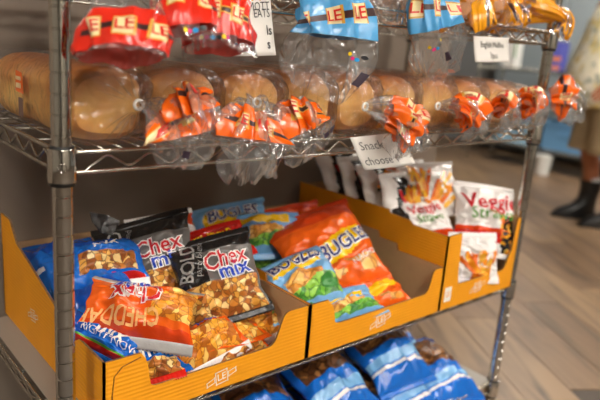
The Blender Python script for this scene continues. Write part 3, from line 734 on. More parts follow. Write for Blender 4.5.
# muffin packs with yellow print
def muffin_pack(label, x, y, seed, tailpx, n=3, neck=.008):
    t = thing('muffin_pack', label, 'muffin pack', (x, y, Z_TOP + .0055), group='yellow printed muffin packs on the top shelf')
    for k in range(n):
        b = MB(); R = .050; cy = .03 + k*.036
        prof = [(0.0001, -.016), (R*.75, -.0155), (R*.95, -.010), (R, 0), (R*.95, .010), (R*.75, .0155), (.0001, .016)]
        b.lathe(prof, (0, 0), 28); b.v = [(a, cy + c, R + .004 + b_) for a, b_, c in b.v]; b.build('muffin', muffin, t, True)
    pts = [V((0, .05 + n*.036, .05)), V((0, .04 + n*.034, .05)), V((0, .07, .052)), V((0, .01, .052)), V((0, -.018, .050)), V((0, -.034, .046))]
    W_, D_ = [.01, .050, .056, .055, .038, neck], [.01, .050, .056, .055, .040, neck]
    for q in tailpx: pts.append(aty(*q) - V((x, y, Z_TOP + .0055)))
    m = len(tailpx); W_ += [.034, .030, .026][:m]; D_ += [.016, .012, .008][:m]
    tb = Tube(pts, W_, D_, (1, 0, 0), seed, .07, 7, .5)
    def reg(r, a):
        if r < .25: return 0
        v = fbm(math.cos(a)*2.2 + seed, math.sin(a)*2.2, r*5 + seed)
        if .55 < r < .70 and neck < .02: return 0
        if r > .70: return 1 if v > -.12 else (2 if v < -.36 else 0)
        return 1 if v > .03 else 0
    tb.mesh(t, 'printed_film', reg, [film, prints['yellow'], darkb], 56, 80, 0, 1, .1)
    return t
muffin_pack('yellow printed muffin pack behind the second blue bag', .775, .05, 61, [(446, 6, -.03), (452, 16, -.035)])
muffin_pack('yellow printed muffin pack above the muffin price sign', .885, .05, 64, [(483, 16, -.02), (484, 28, -.025)])
muffin_pack('yellow printed muffin pack just short of the far post', .995, .05, 66, [(520, 14, -.012), (522, 24, -.02)])
muffin_pack('yellow printed muffin pack whose tail hangs past the far post', 1.095, .055, 69, [(564, 18, -.015), (562, 36, -.02)], 3, .034)

# ------------------------------------------------------------------ paper signs clipped to the shelf edges
paper = mat('white_paper', (238, 234, 228), .7); ink = mat('black_ink', (40, 38, 40), .6); inky = mat('yellow_ink', (240, 180, 40), .6)
def sign(label, q, y, words, bow=.004, arcs=None):
    P = [aty(a, b_, y) for a, b_ in q]; o = P[0].copy()
    nrm = (P[1] - P[0]).cross(P[3] - P[0]).normalized()
    if nrm.y > 0: nrm = -nrm
    def f(u, v, e=0.): return P[0].lerp(P[1], u).lerp(P[3].lerp(P[2], u), v) - o + nrm*(bow*math.sin(u*PI)*v + bow*1.5*v*v + e)
    t = thing('paper_sign', label, 'sign', tuple(o)); b = MB(); n = 12
    b.add([f(i/n, j/n) for j in range(n+1) for i in range(n+1)], [(j*(n+1)+i, (j+1)*(n+1)+i, (j+1)*(n+1)+i+1, j*(n+1)+i+1) for j in range(n) for i in range(n)])
    s = b.build('paper_sheet', paper, t, True); md = s.modifiers.new('th', 'SOLIDIFY'); md.thickness = .0005; md.offset = 0
    W_, H_ = (P[1]-P[0]).length, (P[3]-P[0]).length
    for body, off, u, v, size, sx in words:
        vv, ff = text_mesh(body, off); b = MB(); b.add([f(u + x*size*sx/W_, v - yy*size/H_, .0012) for x, yy in vv], ff); b.build('lettering', ink, t)
    if arcs:
        b = MB(); u, v, r = arcs; b.tube([f(u + r*math.cos(a)/W_, v - r*math.sin(a)/H_, .001) for a in [PI*i/10 for i in range(11)]], .0008, 5); b.build('printed_arc', inky, t)
    return t
sign('white printed sign with black lettering half hidden by a red bag', [(214, -6), (270, -8), (273.5, 55), (219, 56)], -.012,
     [('MOTT', .0, .76, .22, .016, .85), ('EATS', .0, .80, .33, .016, .85), ('ls', .01, .91, .60, .018, 1.), ('s', .01, .87, .82, .018, 1.)], arcs=(.72, .13, .007))
sign('small white muffin price sign under the yellow packs', [(473.5, 36), (508.5, 38), (508, 62), (474, 62)], -.012, [('English Muffins', .0, .5, .32, .017, .85), ('3pcs', .0, .52, .74, .017, .9)], .002)
sign('handwritten white paper sign hanging from the bread shelf edge', [(350, 137.5), (403, 132), (413, 163), (362.5, 169.5)], -.012,
     [('Snack', -.006, .30, .30, .026, 1.), ('s', -.006, .88, .40, .026, 1.), ('choose 1', -.006, .38, .76, .025, 1.)])

# ------------------------------------------------------------------ snack bags
pic_mix = cells('picture_snack_mix', [(222, 160, 66), (186, 112, 44), (238, 190, 104), (150, 84, 36), (246, 214, 146), (206, 132, 52)], 84, .3, (104, 58, 24), .045)
pic_ched = cells('picture_cheddar_mix', [(244, 178, 60), (230, 146, 40), (250, 206, 110), (196, 112, 40), (240, 160, 50)], 82, .3, (170, 84, 20), .04)
pic_straw = cells('picture_straws', [(246, 140, 20), (252, 180, 40), (228, 96, 18), (250, 200, 90)], 70, .3, (200, 90, 20), .03)
pic_chip = cells('picture_chips', [(236, 178, 84), (222, 150, 56), (244, 200, 120)], 34, .3, (176, 100, 30), .05)
pic_green = cells('picture_green', [(86, 160, 60), (120, 190, 70), (60, 130, 60), (150, 206, 80)], 50, .3, (50, 110, 50), .05)
pic_brown = cells('picture_brown_snack', [(140, 90, 50), (104, 62, 34), (176, 120, 66), (84, 48, 28)], 55, .3, (48, 26, 14), .06)
blk = foil('black_foil', (34, 32, 32)); gry = foil('grey_foil', (104, 100, 98)); silver = foil('silver_foil', (176, 174, 172), .22)
org = foil('orange_foil', (238, 98, 22)); dorg = foil('deep_orange_foil', (214, 66, 20)); red_f = foil('red_foil', (206, 34, 24)); yel = foil('yellow_foil', (248, 200, 20))
blu = foil('blue_foil', (20, 104, 200)); dblu = foil('deep_blue_foil', (16, 74, 168)); lblu = foil('light_blue_foil', (122, 178, 226)); whi = foil('white_foil', (238, 234, 232))
grn = foil('green_foil', (90, 170, 60)); tanf = foil('tan_foil', (232, 176, 90))
p_white = mat('letter_white', (244, 242, 238), .35); p_red = mat('letter_red', (206, 24, 38), .35); p_blue = mat('letter_blue', (28, 70, 190), .35); p_grey = mat('letter_grey', (168, 164, 160), .4)
p_tan = mat('letter_tan', (250, 190, 120), .35); p_navy = mat('letter_navy', (36, 40, 110), .35); p_green = mat('letter_green', (96, 160, 60), .35); p_black = mat('letter_black', (30, 28, 30), .4)
G1, G2, G3, G4 = 'snack bags in the near orange box', 'corn snack bags in the middle orange box', 'veggie snack bags in the far orange box', 'blue snack bags on the bottom shelf'
def logo(x, y, s, rot=0):
    return [('Chex', .06, x - .02, y + .10, s, .9, rot, p_white, .0010), ('Chex', .012, x - .02, y + .10, s, .9, rot, p_red, .0018),
            ('mix', .07, x + .12, y - .17, s*.95, 1., rot, p_white, .0010), ('mix', .02, x + .12, y - .17, s*.95, 1., rot, p_blue, .0018)]
def r_black(a, t):
    if t < -.18 and abs(a) < .93: return 2
    if t < .62 and a > -.32: return 1
    return 0
blackmats = [blk, gry, pic_mix, silver]
CF = (-.45, -.72, .52)
snack_bag('black foil snack mix bag standing at the back with its top corner folded over', (149, 264), (198, 257), (134, 219), .20, (-.45, -.75, .50), .045, r_black, blackmats,
          [('BOLD', .015, -.62, .42, .034, .9, 68, p_grey), ('party blend', .0, -.36, .44, .017, .9, 68, p_grey)] + logo(.28, .18, .040, 4), 71, bend=-.015, roll=-.008, taper=.012, group=G1, seal=(0, 0))
snack_bag('black foil snack mix bag lying nearest the middle of the box, logo fully showing', (219, 277), (262, 265), (206, 236), .105, (-.40, -.70, .62), .05, r_black, blackmats,
          [('BOLD', .015, -.60, .42, .032, .9, 74, p_grey), ('party blend', .0, -.36, .44, .016, .9, 74, p_grey)] + logo(.22, .20, .042, 4), 73, bend=-.01, group=G1, seal=(0, 0))
fc = bpy.data.objects['snack_bag']; inv = fc.matrix_world.inverted()
b = MB(); q = [(89, 212, .205), (106, 215, .21), (120, 221, .203), (112, 236, .192), (100, 232, .194), (92, 222, .198)]
v_ = [inv @ aty(*p_) for p_ in q]; b.add(v_, [(0, 1, 4, 5), (1, 2, 3, 4)])
o_ = b.build('folded_corner', [blk, silver], fc); o_.modifiers.new('th', 'SOLIDIFY').thickness = .0012
def r_org(a, t): return 1 if (a < -.30 + .25*t and t < .55) else (2 if t > .72 else 0)
snack_bag('orange cheddar snack mix bag lying upside down at the front left', (141, 304), (82, 293), (133, 336), .035, (-.28, -.52, .80), .045, r_org, [org, pic_ched, dorg, silver],
          [('CHEDDAR', .02, .30, .50, .027, .95, 2, p_tan)] + logo(.10, -.22, .040, 8), 77, bend=-.02, group=G1, seal=(3, 3))
def r_pic(a, t): return 1 if (abs(a) < .86 and t < .45) else 0
snack_bag('orange snack mix bag at the front with white edged seal along the box lip', (203, 340), (236, 318), (190, 321), .045, (-.20, -.42, .88), .045, r_pic, [org, pic_ched, whi],
          [('mix', .02, .3, .72, .03, 1., 4, p_blue)], 79, bend=-.012, group=G1, seal=(0, 2))
snack_bag('orange snack mix bag tucked against the right wall of the near box', (256, 326), (284, 312), (244, 310), .085, (-.25, -.40, .88), .045, r_pic, [org, pic_ched, whi],
          [('mix', .02, .1, .74, .028, 1., 4, p_blue)], 83, group=G1, seal=(0, 2))
snack_bag('orange snack mix bag half buried low behind the front lip', (236, 352), (268, 340), (224, 338), .035, (-.15, -.35, .92), .04, r_pic, [org, pic_mix, whi], (), 85, group=G1, seal=(0, 2))
def r_blue(a, t):
    if t < -.82: return 2
    if -.78 < t < .0 and abs(a) < .8: return 1
    if t > .62: return 3
    return 0
bluem = [blu, pic_mix, red_f, dblu, whi, yel]
snack_bag('blue snack mix bag behind the near post with white stripe', (.122, .31, .575), (.14, .20), (.1, 1, .25), None, (-.12, -.30, 1), .05, lambda a, t: 4 if -.22 < t < -.1 else (3 if t > .4 else 0), bluem, (), 87, bend=-.012, group=G1, seal=(0, 0))
snack_bag('blue snack mix bag low at the left wall of the near box', (.118, .20, .578), (.135, .19), (.25, 1, .1), None, (-.25, -.28, 1), .05, lambda a, t: 3 if t < -.3 else 0, bluem, (), 89, group=G1, seal=(0, 0))
snack_bag('blue snack mix bag with golden picture and red stripe right of the post', (106, 260), (146, 262), (95, 238), .215, (-.25, -.50, .80), .045, r_blue, bluem, [('mix', .02, .0, .35, .03, 1., 4, p_white)], 91, bend=-.01, group=G1, seal=(3, 4))
snack_bag('blue snack mix bag with white lettering slumped at the front corner', (102, 337), (138, 353), (114, 319), .048, (-.45, -.62, .62), .042, lambda a, t: 2 if t < -.62 else (4 if (-.62 < t < -.5) else (3 if a < -.45 else 0)), [blu, pic_mix, red_f, dblu, grn],
          [('RIGHT NOW', .0, .25, .05, .016, 1., 0, p_white), ('mix', .02, .2, .42, .03, 1., 0, p_white)], 93, bend=-.012, group=G1, seal=(0, 0))
snack_bag('blue snack mix bag with snack picture behind the low front lip', (146, 362), (182, 354), (140, 341), .012, (-.30, -.55, .78), .04, lambda a, t: 1 if t < -.1 else 0, bluem, [('Chex', .012, -.1, .52, .03, .9, 8, p_white), ('mix', .02, .35, .35, .03, 1., 8, p_white)], 95, group=G1, seal=(0, 2))
snack_bag('orange snack bag with white end seal at the back of the near box', (163, 233), (196, 226), (158, 216), .33, (-.25, -.55, .80), .04, lambda a, t: 1 if t < 0 else 0, [dorg, whi, red_f], (), 97, group=G1, seal=(1, 1))
snack_bag('red snack bag with yellow lettering wedged behind the black bags', (214, 247), (248, 236), (206, 230), .22, (-.30, -.55, .78), .04, lambda a, t: 0, [red_f, yel], [('CHEDDAR', .02, .2, .1, .030, .9, 0, yel)], 99, group=G1)
# buried filler so the heap rests on something
for i, (x, y, z, col_, lb) in enumerate([(.13, .10, .505, bluem, 'blue snack bag buried under the heap near the front left of the near box'), (.30, .12, .502, [org, pic_ched, dorg, silver], 'orange snack bag buried under the heap at the right of the near box'), (.14, .30, .505, bluem, 'blue snack bag buried at the back left of the near box'), (.30, .31, .51, blackmats, 'black snack bag buried at the back right of the near box')]):
    snack_bag(lb, (x, y, z), (.15, .20), (0, 1, 0), None, (0, -.1, 1), .05, r_pic if i == 1 else (lambda a, t: 0), col_, (), 101 + i, group=G1, NU=20, NV=24)
# middle box
def r_bug_blue(a, t):
    if t < -.80: return 0
    if t < -.28 + .18*math.sin(a*3): return 2
    if t < .12 + .1*math.cos(a*4) and abs(a + .05) < .62: return 3
    if t > .30 and (abs(a + .1) < .75 and t < .78): return 1
    return 0
bugm = [lblu, yel, pic_green, pic_chip, whi]
bug_words = [('BUGLES', .07, -.05, .52, .032, .95, 0, p_white, .0010), ('BUGLES', .02, -.05, .52, .032, .95, 0, p_navy, .0018)]
def r_bug_org(a, t):
    e = (a - .26)**2/.50 + (t + .12 - .30*(a - .26))**2/.075
    if e < 1: return 1
    if t < -.48 and abs(a - .1) < .8 and t > -.85: return 2 if (fbm(a*3, t*4, 3.3) > -.08) else 0
    if t > .55: return 3
    return 0
snack_bag('large orange corn snack bag with yellow swoosh lying on top of the middle box', (326, 249), (374, 238), (298, 212), .145, (-.36, -.55, .75), .055, r_bug_org, [org, yel, pic_chip, dorg],
          [('BUGLES', .07, .30, -.12, .042, .92, 13, p_white, .0012), ('BUGLES', .02, .30, -.12, .042, .92, 13, p_navy, .0022), ('NACHO', .01, .58, -.46, .018, 1., 13, p_white)], 111, bend=-.014, group=G2, seal=(3, 0))
snack_bag('light blue corn snack bag lying in front with green lower edge', (303, 281), (338, 275), (281, 257), .075, (-.32, -.48, .80), .05, r_bug_blue, bugm, bug_words, 113, bend=-.014, taper=.008, group=G2)
snack_bag('light blue corn snack bag with green base leaning at the back', (268, 233), (302, 232), (265, 211), .255, (-.35, -.55, .75), .045, r_bug_blue, bugm, (), 115, bend=-.01, group=G2)
snack_bag('light blue corn snack bag with yellow oval farthest back by the wall', (232, 222), (270, 214), (226, 202), .34, (-.30, -.62, .72), .045, lambda a, t: 1 if ((a + .35)**2/.2 + (t - .1)**2/.4 < 1) else 0, bugm, [('BUGLES', .07, .05, .25, .036, .95, 0, p_white, .0010), ('BUGLES', .02, .05, .25, .036, .95, 0, p_navy, .0018)], 117, bend=-.01, group=G2)
snack_bag('orange corn snack bag low behind the right end of the middle front lip', (366, 293), (404, 283), (350, 274), .05, (-.20, -.45, .85), .04, r_bug_org, [org, yel, pic_chip, dorg], (), 119, bend=-.01, group=G2, seal=(0, 0))
snack_bag('light blue and green corn snack bag resting on the middle front lip', (345, 308), (378, 298), (334, 294), .018, (-.15, -.40, .90), .035, r_bug_blue, bugm, (), 121, group=G2)
snack_bag('orange corn snack bag at the back of the middle box', (292, 217), (325, 210), (285, 206), .34, (-.25, -.50, .82), .04, lambda a, t: 3 if t < .2 else 0, [dorg, yel, pic_chip, org], (), 123, group=G2)
snack_bag('light blue corn snack bag along the left wall of the middle box', (290, 290), (318, 292), (270, 270), .09, (-.40, -.30, .86), .04, lambda a, t: 2 if t < -.3 else 0, bugm, (), 125, group=G2)
for i, (x, y, z, lb) in enumerate([(.53, .12, .505, 'light blue corn snack bag buried at the left of the middle box'), (.69, .17, .505, 'light blue corn snack bag buried at the right of the middle box'), (.58, .31, .52, 'light blue corn snack bag buried at the back of the middle box')]):
    snack_bag(lb, (x, y, z), (.15, .20), (0, 1, 0), None, (0, -.1, 1), .055, lambda a, t: 2 if t < 0 else 0, bugm, (), 127 + i, group=G2, NU=20, NV=24)
# far box
vegm = [whi, pic_straw, blk, red_f, dorg, grn]
def r_veg(a, t):
    if abs(a + .60 - .30*t) < .20 + .1*t and t > -.2: return 2
    if t < -.15: return 1 if (t > -.80 and a > -.7) else 0
    return 0
veg_words = [('Veggie', .012, .12, .45, .058, .9, 4, p_red), ('Straws', .0, .15, .10, .040, 1., 4, p_green)]
for i, (y, zz, lb) in enumerate([(.385, .615, 'white veggie snack bag at the very back of the far box'), (.315, .607, 'white veggie snack bag second from the back of the far box'), (.245, .600, 'white veggie snack bag third from the back of the far box'), (.175, .592, 'white veggie snack bag fourth from the back of the far box')]):
    snack_bag(lb, (.945 + .006*i, y, zz), (.235, .25), (0, .22, 1), None, (-.10, -1, .22), .045, r_veg, vegm, [('Veggie', .012, .16, .46, .066, 1., 0, p_red), ('Straws', .0, .18, .12, .040, 1., 0, p_green)], 131 + i, bend=-.01, group=G3)
tS, PS = snack_bag('white veggie snack bag with orange straw picture lying over the row', (416, 186), (460, 186), (408, 161), .20, (-.42, -.48, .76), .045, lambda a, t: 2 if (a < -.72 and t > -.2) else 0, vegm, (), 137, bend=-.012, group=G3)
straws(tS, PS, .0, -.085, 22, .15, 120, 0, 5)
snack_bag('small white veggie snack bag leaning on the left wall of the far box', (423, 222), (452, 216), (414, 200), .135, (-.45, -.65, .60), .04, lambda a, t: 2 if (a < -.62 and t > -.3) else (4 if t < -.65 else 0), vegm,
          [('Veggie', .012, .10, .45, .036, .9, 0, p_red), ('Straws', .0, .15, .0, .028, 1., 0, p_green)], 139, group=G3)
snack_bag('white veggie snack bag standing at the front right with large red lettering', (484, 219), (515, 217), (492, 186), .045, (-.52, -.72, .48), .05, lambda a, t: (2 if (a > .55 and t < .2 and fbm(a*7, t*7, 1.) > -.1) else 1) if (a > .42 - .2*t and t < .15) else (3 if (t < -.42 and t > -.75) else (4 if -.42 < t < -.30 else 0)), vegm, veg_words, 141, bend=-.008, group=G3)
tS, PS = snack_bag('white veggie snack bag low at the front right showing orange straws', (474, 258), (496, 252), (478, 234), .012, (-.42, -.85, .35), .03, lambda a, t: 0, vegm, (), 143, group=G3)
straws(tS, PS, .0, -.055, 12, .075, 90, 0, 6)
# bottom shelf
def r_low(a, t):
    if t > -.12 and abs(a) < .88: return 1
    if -.58 < t < -.36: return 2
    if -.66 < t < -.60: return 3
    return 0
lowm = [blu, pic_brown, lblu, whi, dblu]
for i, (x, y, z, rz, lb) in enumerate([(.30, .12, .200, .05, 'blue snack bag at the near end of the bottom shelf'), (.46, .13, .200, -.05, 'blue snack bag second along the bottom shelf'), (.62, .12, .200, .05, 'blue snack bag in the lower middle of the bottom shelf'),
        (.79, .12, .200, -.04, 'blue snack bag under the bright striped one on the bottom shelf'), (.96, .12, .200, .1, 'blue snack bag at the far front end of the bottom shelf'),
        (.40, .16, .245, .1, 'blue snack bag lying on the near pair of the bottom shelf'), (.585, .15, .248, -.08, 'blue snack bag on top in the middle of the bottom shelf'), (.80, .17, .248, .06, 'blue snack bag with bright pale stripe on top of the bottom shelf stack'),
        (.95, .27, .215, .0, 'blue snack bag at the far back end of the bottom shelf'), (.70, .29, .22, .0, 'blue snack bag at the back middle of the bottom shelf')]):
    snack_bag(lb, (x + .045, y - .02, z + (.03 if z > .24 else .0)), (.19, .24), (math.sin(rz), math.cos(rz), .1), None, (.02, -.30, 1), .07, r_low, lowm, (), 151 + i, bend=-.02, group=G4)

# ------------------------------------------------------------------ far side of the shop
rack2 = wire_rack('wire_shelving_unit', 'thin chrome wire rack in front of the cream partition', (1.45, 1.29, 0), .80, .32, [.12, .40, 1.35], 1.75, .0, n=14, deck=True, detail=False)
def carton(name, label, cat, loc, size, m, patches, rz=0):
    """carton with a proud lid band and printed patches on its front (-y): (x0,x1,z0,z1 as fractions, material)"""
    t = thing(name, label, cat, loc); t.rotation_euler.z = rz; w, d, h = size
    b = MB(); b.box((-w/2, -d/2, 0), (w/2, d/2, h)); bevel(b.build('carton_body', m, t), .004)
    b = MB(); b.box((-w/2 - .001, -d/2 - .001, h), (w/2 + .001, d/2 + .001, h + .004)); b.build('top_flap', m, t)
    for x0, x1, z0, z1, pm in patches:
        b = MB(); b.box((-w/2 + w*x0, -d/2 - .0015, h*z0), (-w/2 + w*x1, -d/2 - .0005, h*z1)); b.build('printed_patch', pm, t)
    return t
carton('carton', 'white carton with blue and yellow print on the thin rack', 'carton', (2.07, 1.40, .4077), (.15, .12, .24), mat('white_card', (232, 230, 226), .6),
       [(0, .75, .82, 1., mat('blue_card', (60, 130, 220), .5)), (0, .8, .35, .55, mat('blue_card', (60, 130, 220), .5)), (.82, 1., 0, .8, mat('yellow_card', (236, 206, 120), .5)), (0, .5, .05, .25, mat('blue_card', (60, 130, 220), .5))], -.5)
TRX = 5.75
rack3 = wire_rack('wire_shelving_unit', 'long wire rack with pale blue crates along the far wall', (TRX, .5, 0), 2.45, .45, [.21, .60, .93], 1.05, .0, rotz=PI/2, n=12, deck=True, detail=False)
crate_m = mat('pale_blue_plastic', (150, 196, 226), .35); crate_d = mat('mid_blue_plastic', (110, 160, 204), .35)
def crate(label, y, m, h=.26):
    t = thing('plastic_crate', label, 'crate', (5.52, y, .2162), group='pale blue crates on the far rack'); w, d = .40, .44
    b = MB(); T = .008; b.box((-w/2, -d/2, 0), (w/2, d/2, T))
    for lo, hi in (((-w/2, -d/2, T), (-w/2+T, d/2, h)), ((w/2-T, -d/2, T), (w/2, d/2, h)), ((-w/2, -d/2, T), (w/2, -d/2+T, h)), ((-w/2, d/2-T, T), (w/2, d/2, h))): b.box(lo, hi)
    b.build('crate_body', m, t)
    b = MB()
    for s_ in (-1, 1): b.box((-w/2-.014, s_*d/2-.014, h-.02), (w/2+.014, s_*d/2+.014, h)); b.box((s_*w/2-.014, -d/2, h-.02), (s_*w/2+.014, d/2, h))
    b.build('crate_rim', m, t)
    b = MB(); b.box((-w/2-.012, -.08, h*.55), (-w/2, .08, h*.66)); b.build('grip', crate_d, t)
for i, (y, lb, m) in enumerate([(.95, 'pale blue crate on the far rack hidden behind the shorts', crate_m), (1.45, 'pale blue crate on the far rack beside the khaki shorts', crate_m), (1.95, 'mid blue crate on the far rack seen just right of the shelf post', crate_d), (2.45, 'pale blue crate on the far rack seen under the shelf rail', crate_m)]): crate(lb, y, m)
def soft_bag(name, label, cat, loc, size, m, seed):
    """slumped bag: rounded box with dents and a pinched top"""
    t = thing(name, label, cat, loc); w, d, h = size; b = MB(); n, k = 24, 12; vs_ = []
    for j in range(k+1):
        z = j/k; s_ = (1 - .55*max(0, z - .6)**1.2*2) * (.92 + .12*math.sin(z*PI))
        for i in range(n):
            a = 2*PI*i/n; c_, s2 = math.cos(a), math.sin(a); q = (abs(c_)**4 + abs(s2)**4)**-.25; f = s_*(1 + .16*fbm(c_*1.5 + seed, s2*1.5, z*3))
            vs_.append((w/2*c_*q*f, d/2*s2*q*f, z*h))
    b.add(vs_, [(j*n+i, j*n+(i+1) % n, (j+1)*n+(i+1) % n, (j+1)*n+i) for j in range(k) for i in range(n)]); b.add(vs_[:n], [tuple(range(n))[::-1]]); b.add(vs_[-n:], [tuple(range(n))])
    b.build('bag_body', m, t, True); q = MB(); q.box((-w*.3, -.008, h), (w*.3, .008, h + .03)); q.build('top_seam', m, t); return t
soft_bag('folded_bag', 'dark navy bag on the far rack beside the shorts', 'bag', (5.52, 1.62, .6062), (.36, .42, .16), mat('navy_cloth', (40, 48, 70), .8), 3.)
soft_bag('folded_bag', 'pale grey bag on the far rack right of the post', 'bag', (5.52, 2.08, .6062), (.36, .36, .14), mat('grey_cloth', (150, 158, 166), .8), 5.)
soft_bag('plastic_bag', 'bright blue bag on the far rack right of the post', 'bag', (5.45, 1.93, .9362), (.22, .20, .17), mat('bright_blue', (36, 92, 220), .4), 7.)
carton('carton', 'purple and orange carton on the far rack left of the post', 'carton', (5.45, 2.22, .9362), (.14, .12, .26), mat('purple_card', (96, 100, 190), .5), [(0, 1, .35, .5, mat('orange_print_card', (236, 140, 90), .5)), (0, 1, .05, .18, mat('orange_print_card', (236, 140, 90), .5))], -PI/2)
carton('carton', 'plain white carton on the far rack under the muffin sign', 'carton', (5.5, 2.72, .9362), (.14, .12, .30), mat('white_card', (232, 230, 226), .6), [(.88, 1, .3, .9, mat('green_card', (70, 150, 60), .5))], -PI/2)
# steel cabinet behind the far rack
t = thing('steel_cabinet', 'tall grey steel cabinet standing beyond the far rack', 'cabinet', (6.28, 2.45, 0)); steel = mat('steel_grey', (158, 168, 172), .35, .3)
b = MB(); b.box((-.28, -.75, .08), (0, .75, 2.0)); bevel(b.build('body', steel, t), .01)
for s_ in (-1, 1):
    b = MB(); b.box((-.305, s_*.375 - .36, .10), (-.281, s_*.375 + .36, 1.98)); dr = bevel(b.build('door', steel, t), .006)
    b = MB(); b.tube([(-.305, -s_*.05 + s_*.09, .9), (-.335, -s_*.05 + s_*.09, .92), (-.335, -s_*.05 + s_*.09, 1.25), (-.305, -s_*.05 + s_*.09, 1.27)], .009, 8); b.build('handle', chrome, dr, True)
# white bucket on the floor
t = thing('bucket', 'small white bucket standing before the far rack', 'bucket', (5.16, 2.03, 0)); b = MB()
b.lathe([(.0001, 0), (.062, 0), (.072, .17), (.077, .17), (.077, .18), (.070, .18), (.060, .01), (.0001, .01)], (0, 0), 24); smooth_by_angle(b.build('bucket_body', mat('white_plastic', (236, 236, 232), .4), t))
b = MB(); b.tube([(.077*math.cos(a), .02, .165 - .09*math.sin(a)) for a in [PI*i/12 for i in range(13)]], .003, 6); b.build('handle', chrome_wire, t, True)

# ------------------------------------------------------------------ the customer at the right edge
skin = mat('skin', (168, 104, 70), .5, bump=.03, bscale=200)
shirt_m = cells('floral_shirt', [(228, 220, 196), (236, 228, 206), (214, 190, 120), (214, 208, 186), (176, 178, 160), (238, 230, 212), (222, 206, 150)], 24, .8)
short_m = mat('khaki_cloth', (176, 156, 124), .85, var=.06, vscale=12, bump=.1, bscale=40)
boot_m = mat('black_leather', (24, 22, 22), .35, var=.3, vscale=30); sole_m = mat('black_rubber', (14, 14, 14), .6); hair_m = mat('dark_hair', (34, 26, 22), .6, bump=.3, bscale=150)
PX = atz(587, 222, 0)
face = V((-RT.x, -RT.y, 0)).normalized()
pt = thing('person', 'person in a floral shirt, khaki shorts and black boots standing facing left', 'person', mtx=Matrix.Translation(V((PX.x, PX.y, 0))) @ Matrix.Rotation(math.atan2(face.y, face.x), 4, 'Z'))
# local: +x is where the person faces, +y their left (away from the viewer)
SK = []; ED = []; RA = []
def jv(p, r, parent=None):
    SK.append(p); RA.append(r if isinstance(r, tuple) else (r, r)); k = len(SK) - 1
    if parent is not None: ED.append((parent, k))
    return k
pel = jv((.0, 0, .92), (.15, .17)); ab = jv((.05, 0, 1.06), (.17, .18), pel); ch = jv((.03, 0, 1.26), (.15, .19), ab); ns = jv((.02, 0, 1.44), (.09, .10), ch); nk = jv((.04, 0, 1.50), .06, ns); hb = jv((.055, 0, 1.57), .075, nk); hm = jv((.06, 0, 1.66), .098, hb); ht = jv((.05, 0, 1.745), .075, hm)
chin = jv((.115, 0, 1.585), .04, hb); nose = jv((.172, 0, 1.645), .016, hm)
for s_ in (-1, 1):
    hip = jv((.0, s_*.10, .86), .095, pel); bx_ = -.025 if s_ < 0 else -.115; kn = jv((.05 + bx_*.5, s_*.11, .50), .062, hip); cf = jv((.005 + bx_*.7, s_*.11, .36), .058, kn); an = jv((bx_ - .01, s_*.11, .10), .038, cf); jv((.11 + bx_, s_*.12, .04), .035, an)
    sh = jv((.0, s_*.20, 1.40), .065, ns); el = jv((-.03 if s_ > 0 else .0, s_*.27, 1.13), .046, sh)
    wr = jv((.12, s_*.27, .95) if s_ > 0 else (.05, s_*.26, .90), .030, el)
    d = (V(SK[wr]) - V(SK[el])).normalized(); pa = jv(tuple(V(SK[wr]) + d*.055), (.022, .036), wr); pe = jv(tuple(V(SK[wr]) + d*.09), (.015, .036), pa)
    for f_, (o_, l_) in enumerate(((-.030, .072), (-.010, .082), (.010, .077), (.030, .060))):
        b0 = V(SK[pe]); a1 = b0 + d*.015 + V((o_, 0, o_*.4)); a2 = a1 + d*l_*.5; a3 = a2 + (d + V((.25, 0, -.1)))*l_*.45
        i1 = jv(tuple(a1), .0095, pe); i2 = jv(tuple(a2), .009, i1); jv(tuple(a3), .0075, i2)
    th1 = V(SK[pa]) + V((.040, 0, -.008)); i1 = jv(tuple(th1), .011, pa); jv(tuple(th1 + d*.045 + V((.012, 0, 0))), .009, i1)
    jv((.03, s_*.098, 1.645), .018, hm)
me = bpy.data.meshes.new('body'); me.from_pydata(SK, ED, []); body = bpy.data.objects.new('body', me); COL.objects.link(body); body.parent = pt
me.materials.append(skin)
md = body.modifiers.new('skin', 'SKIN'); md.use_smooth_shade = True
for i, sv in enumerate(me.skin_vertices[0].data if me.skin_vertices else []): pass
if not me.skin_vertices:
    bpy.context.view_layer.objects.active = body
    with bpy.context.temp_override(object=body, active_object=body): bpy.ops.mesh.customdata_skin_add()
for i, sv in enumerate(me.skin_vertices[0].data): sv.radius = RA[i]; sv.use_root = (i == 0)
md = body.modifiers.new('sub', 'SUBSURF'); md.levels = md.render_levels = 2
def rings(name, rs, m, n=32, cap=False, seed=0., wr=.0, axis=None):
    """rs: (centre, half x, half y) stacked rings"""
    b = MB(); vs_ = []
    for c, rx, ry in rs:
        for i in range(n):
            a = 2*PI*i/n; k = 1 + wr*fbm(math.cos(a)*2 + seed, math.sin(a)*2, c[2]*9 + seed)
            vs_.append((c[0] + rx*k*math.cos(a), c[1] + ry*k*math.sin(a), c[2]))
    uv = [(i % n/n*.9*2, vs_[i][2]) for i in range(len(vs_))]
    b.add(vs_, [(j*n+i, j*n+(i+1) % n, (j+1)*n+(i+1) % n, (j+1)*n+i) for j in range(len(rs)-1) for i in range(n)])
    o = b.build(name, m, pt, True, uv); o.modifiers.new('th', 'SOLIDIFY').thickness = .006; return o
rings('shirt', [((.075, 0, .76), .235, .235), ((.078, 0, .80), .238, .235), ((.075, 0, .90), .240, .232), ((.06, 0, 1.02), .232, .232), ((.04, 0, 1.14), .205, .23), ((.03, 0, 1.26), .185, .225), ((.02, 0, 1.36), .150, .215), ((.015, 0, 1.42), .105, .18), ((.03, 0, 1.475), .075, .085)], shirt_m, 40, wr=.05)
